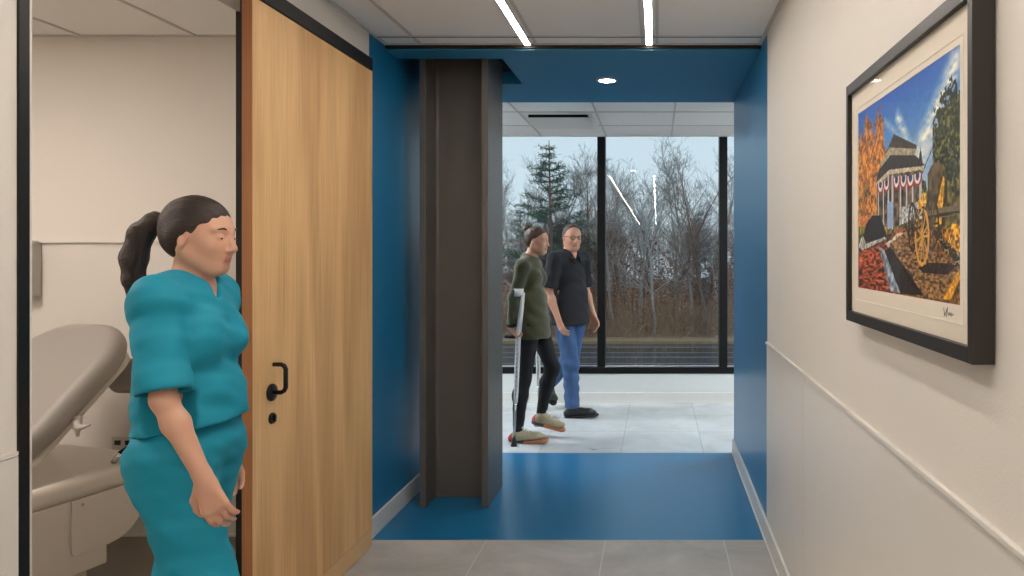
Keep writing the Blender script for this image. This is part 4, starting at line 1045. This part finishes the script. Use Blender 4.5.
def barktree(me, m, loc, rz, s, lab, grp=None):
    if (me.name, m.name) not in barktree.cache:
        c = me.copy(); c.materials.append(m); barktree.cache[(me.name, m.name)] = c
    o = bpy.data.objects.new('bare_tree', barktree.cache[(me.name, m.name)]); COL.objects.link(o)
    o.location = loc; o.rotation_euler = (0, 0, rz); o.scale = (s, s, s); return tag(o, lab, 'tree', grp)
barktree.cache = {}
def wx(px, Y): return (px-657)*Y/700
special = [(692, 43, 0, M_bark, .93, 'tall bare tree with a forked crown seen through the right-hand window pane'),
           (655, 42, 3, M_bark3, .95, 'pale bare tree with arching branches in the middle of the wide window pane'),
           (590, 44, 2, M_bark2, .90, 'slender bare tree just left of the window mullion, behind the man'),
           (722, 46, 0, M_bark, .95, 'bare tree partly hidden by the right-hand window mullion'),
           (625, 45, 1, M_bark2, .92, 'thin bare tree just right of the window mullion'),
           (673, 43, 2, M_bark2, .84, 'straight dark bare tree with a thick trunk, centre right of the wide pane'),
           (640, 44, 0, M_bark3, .82, 'whitish bare tree with spreading limbs, centre left of the wide pane'),
           (707, 42, 1, M_bark2, .93, 'dark slim bare tree close to the right-hand window mullion'),
           (569, 47, 0, M_bark3, .80, 'pale bare tree whose crown shows between the pine and the window mullion'),
           (530, 47, 2, M_bark, .82, 'grey bare tree left of the tall green pine, above the woman in the cardigan'),
           (613, 42, 3, M_bark, .98, 'low wide-branched bare tree beside the central window mullion'),
           (513, 43, 1, M_bark, .80, 'leaning bare tree at the far left of the window, by the steel column')]
for px, Y, k, m, s, lab in special: barktree(protos[k], m, (wx(px, Y), Y, GZ), random.uniform(0, 6), s, lab)
for i in range(84):
    Y = random.uniform(44, 78); x = random.uniform(-14.5, 9.5)*(Y/48)
    barktree(protos[i % 4], (M_bark, M_bark2, M_bark3)[i % 3], (x, Y, GZ), random.uniform(0, 6), random.uniform(.56, .86)*(Y/48)**.35, 'bare deciduous tree among the woods beyond the wet pavement', 'bare trees of the woods')
def pine(loc, Hh, m, lab, seed, dens=1.0, width=.26, low=.35):
    rd = random.Random(seed); root = empty('pine_tree', loc, 0, lab, 'tree')
    tr = MB().tube([(0, 0, 0), (.1, 0, Hh*.5), (0, 0, Hh)], [.20, .13, .02], 8); fo_ = MB()
    z = Hh*low
    while z < Hh*.985:
        t = (z-Hh*low)/(Hh*(1-low)); L = Hh*width*(1-t)**.75*rd.uniform(.65, 1.15)+.25
        for k in range(rd.choice((3, 4, 5))):
            a = rd.uniform(0, 2*PI); d = Vector((math.cos(a), math.sin(a), rd.uniform(.05, .35))).normalized(); p0 = Vector((0, 0, z)); l = L*rd.uniform(.55, 1.1); p1 = p0+d*l
            tr.tube([p0, p1], [.035, .012], 4, cap=False)
            for q in range(int(l*26*dens)):
                c = p0.lerp(p1, rd.uniform(.35, 1.05))+Vector((rd.gauss(0, .16), rd.gauss(0, .16), rd.gauss(0, .07)))
                for _ in range(3):
                    e = Vector((rd.gauss(0, 1), rd.gauss(0, 1), rd.gauss(0, .6))).normalized()*.22; w = e.cross(Vector((rd.gauss(0, 1), rd.gauss(0, 1), 1))).normalized()*.022
                    fo_.add([c-w, c+w, c+e+w*.3, c+e-w*.3], [(0, 1, 2, 3)])
        z += rd.uniform(.28, .5)
    me = bpy.data.meshes.new('trunk'); me.from_pydata(tr.v, [], tr.f); me.materials.append(M_bark2); o = bpy.data.objects.new('trunk', me); COL.objects.link(o); o.parent = root
    me = bpy.data.meshes.new('foliage'); me.from_pydata(fo_.v, [], fo_.f); me.materials.append(m); o = bpy.data.objects.new('foliage', me); COL.objects.link(o); o.parent = root
pine((wx(549, 43), 43, GZ), 11.9, M_pine, 'tall green pine with layered branches rising above the walking couple', 5, 1.0, .27, .34)
pine((wx(698, 52), 52, GZ), 8.2, M_pine2, 'small soft green pine low among bare trees at the right of the window', 8, .8, .22, .15)
pine((wx(520, 55), 55, GZ), 8.6, M_pine2, 'pale green pine beside the steel column, low in the woods', 9, .9, .24, .12)
pine((wx(580, 58), 58, GZ), 8.5, M_pine2, 'pale green pine in the woods behind the man', 12, .8, .22, .2)
# undergrowth: twigs and clinging brown leaves nobody could count
def scatter(name, n, m, y0, y1, h, lab, cat, wdt, seed, leaf):
    r = np.random.default_rng(seed); Y = r.uniform(y0, y1, n); X = r.uniform(-13, 9, n)*(Y/42); Zc = GZ+r.uniform(0, 1, n)**1.4*h*(.55+.45*np.sin(X*1.3+Y)**2)
    c = np.stack([X, Y, Zc], 1); e = r.normal(0, 1, (n, 3)); e[:, 2] = np.abs(e[:, 2])*(1.0 if leaf else 4); e /= np.linalg.norm(e, axis=1)[:, None]
    w = np.cross(e, r.normal(0, 1, (n, 3))); w /= np.linalg.norm(w, axis=1)[:, None]; L = r.uniform(.5, 1.2, n)[:, None]*(.11 if leaf else .75)
    vs = np.stack([c-w*wdt, c+w*wdt, c+e*L+w*wdt*(.8 if leaf else .2), c+e*L-w*wdt*(.8 if leaf else .2)], 1).reshape(-1, 3); q = np.arange(4*n).reshape(-1, 4)
    me = bpy.data.meshes.new(name); me.from_pydata(vs.tolist(), [], q.tolist()); me.materials.append(m); o = bpy.data.objects.new(name, me); COL.objects.link(o)
    tag(o, lab, cat, None, 'stuff')
scatter('undergrowth', 13000, M_brush, 39.5, 47, 2.4, 'tan brush and twigs along the foot of the woods', 'undergrowth', .014, 3, False)
scatter('brown_leaves', 30000, M_oak, 42, 60, 6.4, 'brown leaves still clinging low among the bare trees', 'leaves', .05, 4, True)
scatter('twig_thicket', 14000, M_bark2, 46, 75, 7.5, 'grey tangle of thin twigs between the trees', 'twigs', .012, 6, False)

# ------------------------------------------------------------------ light, camera, render settings
wd = bpy.data.worlds.new('overcast_sky'); sc.world = wd; wd.use_nodes = True; nt = wd.node_tree; bg = nt.nodes['Background']
tc = nt.nodes.new('ShaderNodeTexCoord'); sp_ = nt.nodes.new('ShaderNodeSeparateXYZ'); nt.links.new(tc.outputs['Generated'], sp_.inputs[0])
mr = nt.nodes.new('ShaderNodeMapRange'); mr.inputs[1].default_value = 0; mr.inputs[2].default_value = .6; nt.links.new(sp_.outputs[2], mr.inputs[0])
mxn = nt.nodes.new('ShaderNodeMix'); mxn.data_type = 'RGBA'; mxn.inputs[6].default_value = (.66, .77, .83, 1); mxn.inputs[7].default_value = (.60, .74, .90, 1)
nt.links.new(mr.outputs[0], mxn.inputs[0]); nt.links.new(mxn.outputs[2], bg.inputs[0]); bg.inputs[1].default_value = 1.1
cam = bpy.data.cameras.new('camera'); co = bpy.data.objects.new('camera', cam); COL.objects.link(co); sc.camera = co
co.location = (0, 0, 1.5); co.rotation_euler = (PI/2, 0, 0); cam.sensor_width = 36; cam.lens = 700/1024*36
cam.shift_x = -145/1024; cam.shift_y = -36/1024; cam.clip_end = 400
vs_ = sc.view_settings; vs_.view_transform = 'Standard'; vs_.look = 'None'; vs_.gamma = 1; vs_.exposure = 0; vs_.use_curve_mapping = False
cy = sc.cycles; cy.use_denoising = True; cy.max_bounces = 10; cy.diffuse_bounces = 5; cy.transparent_max_bounces = 12; cy.caustics_reflective = False; cy.caustics_refractive = False; cy.sample_clamp_indirect = 12
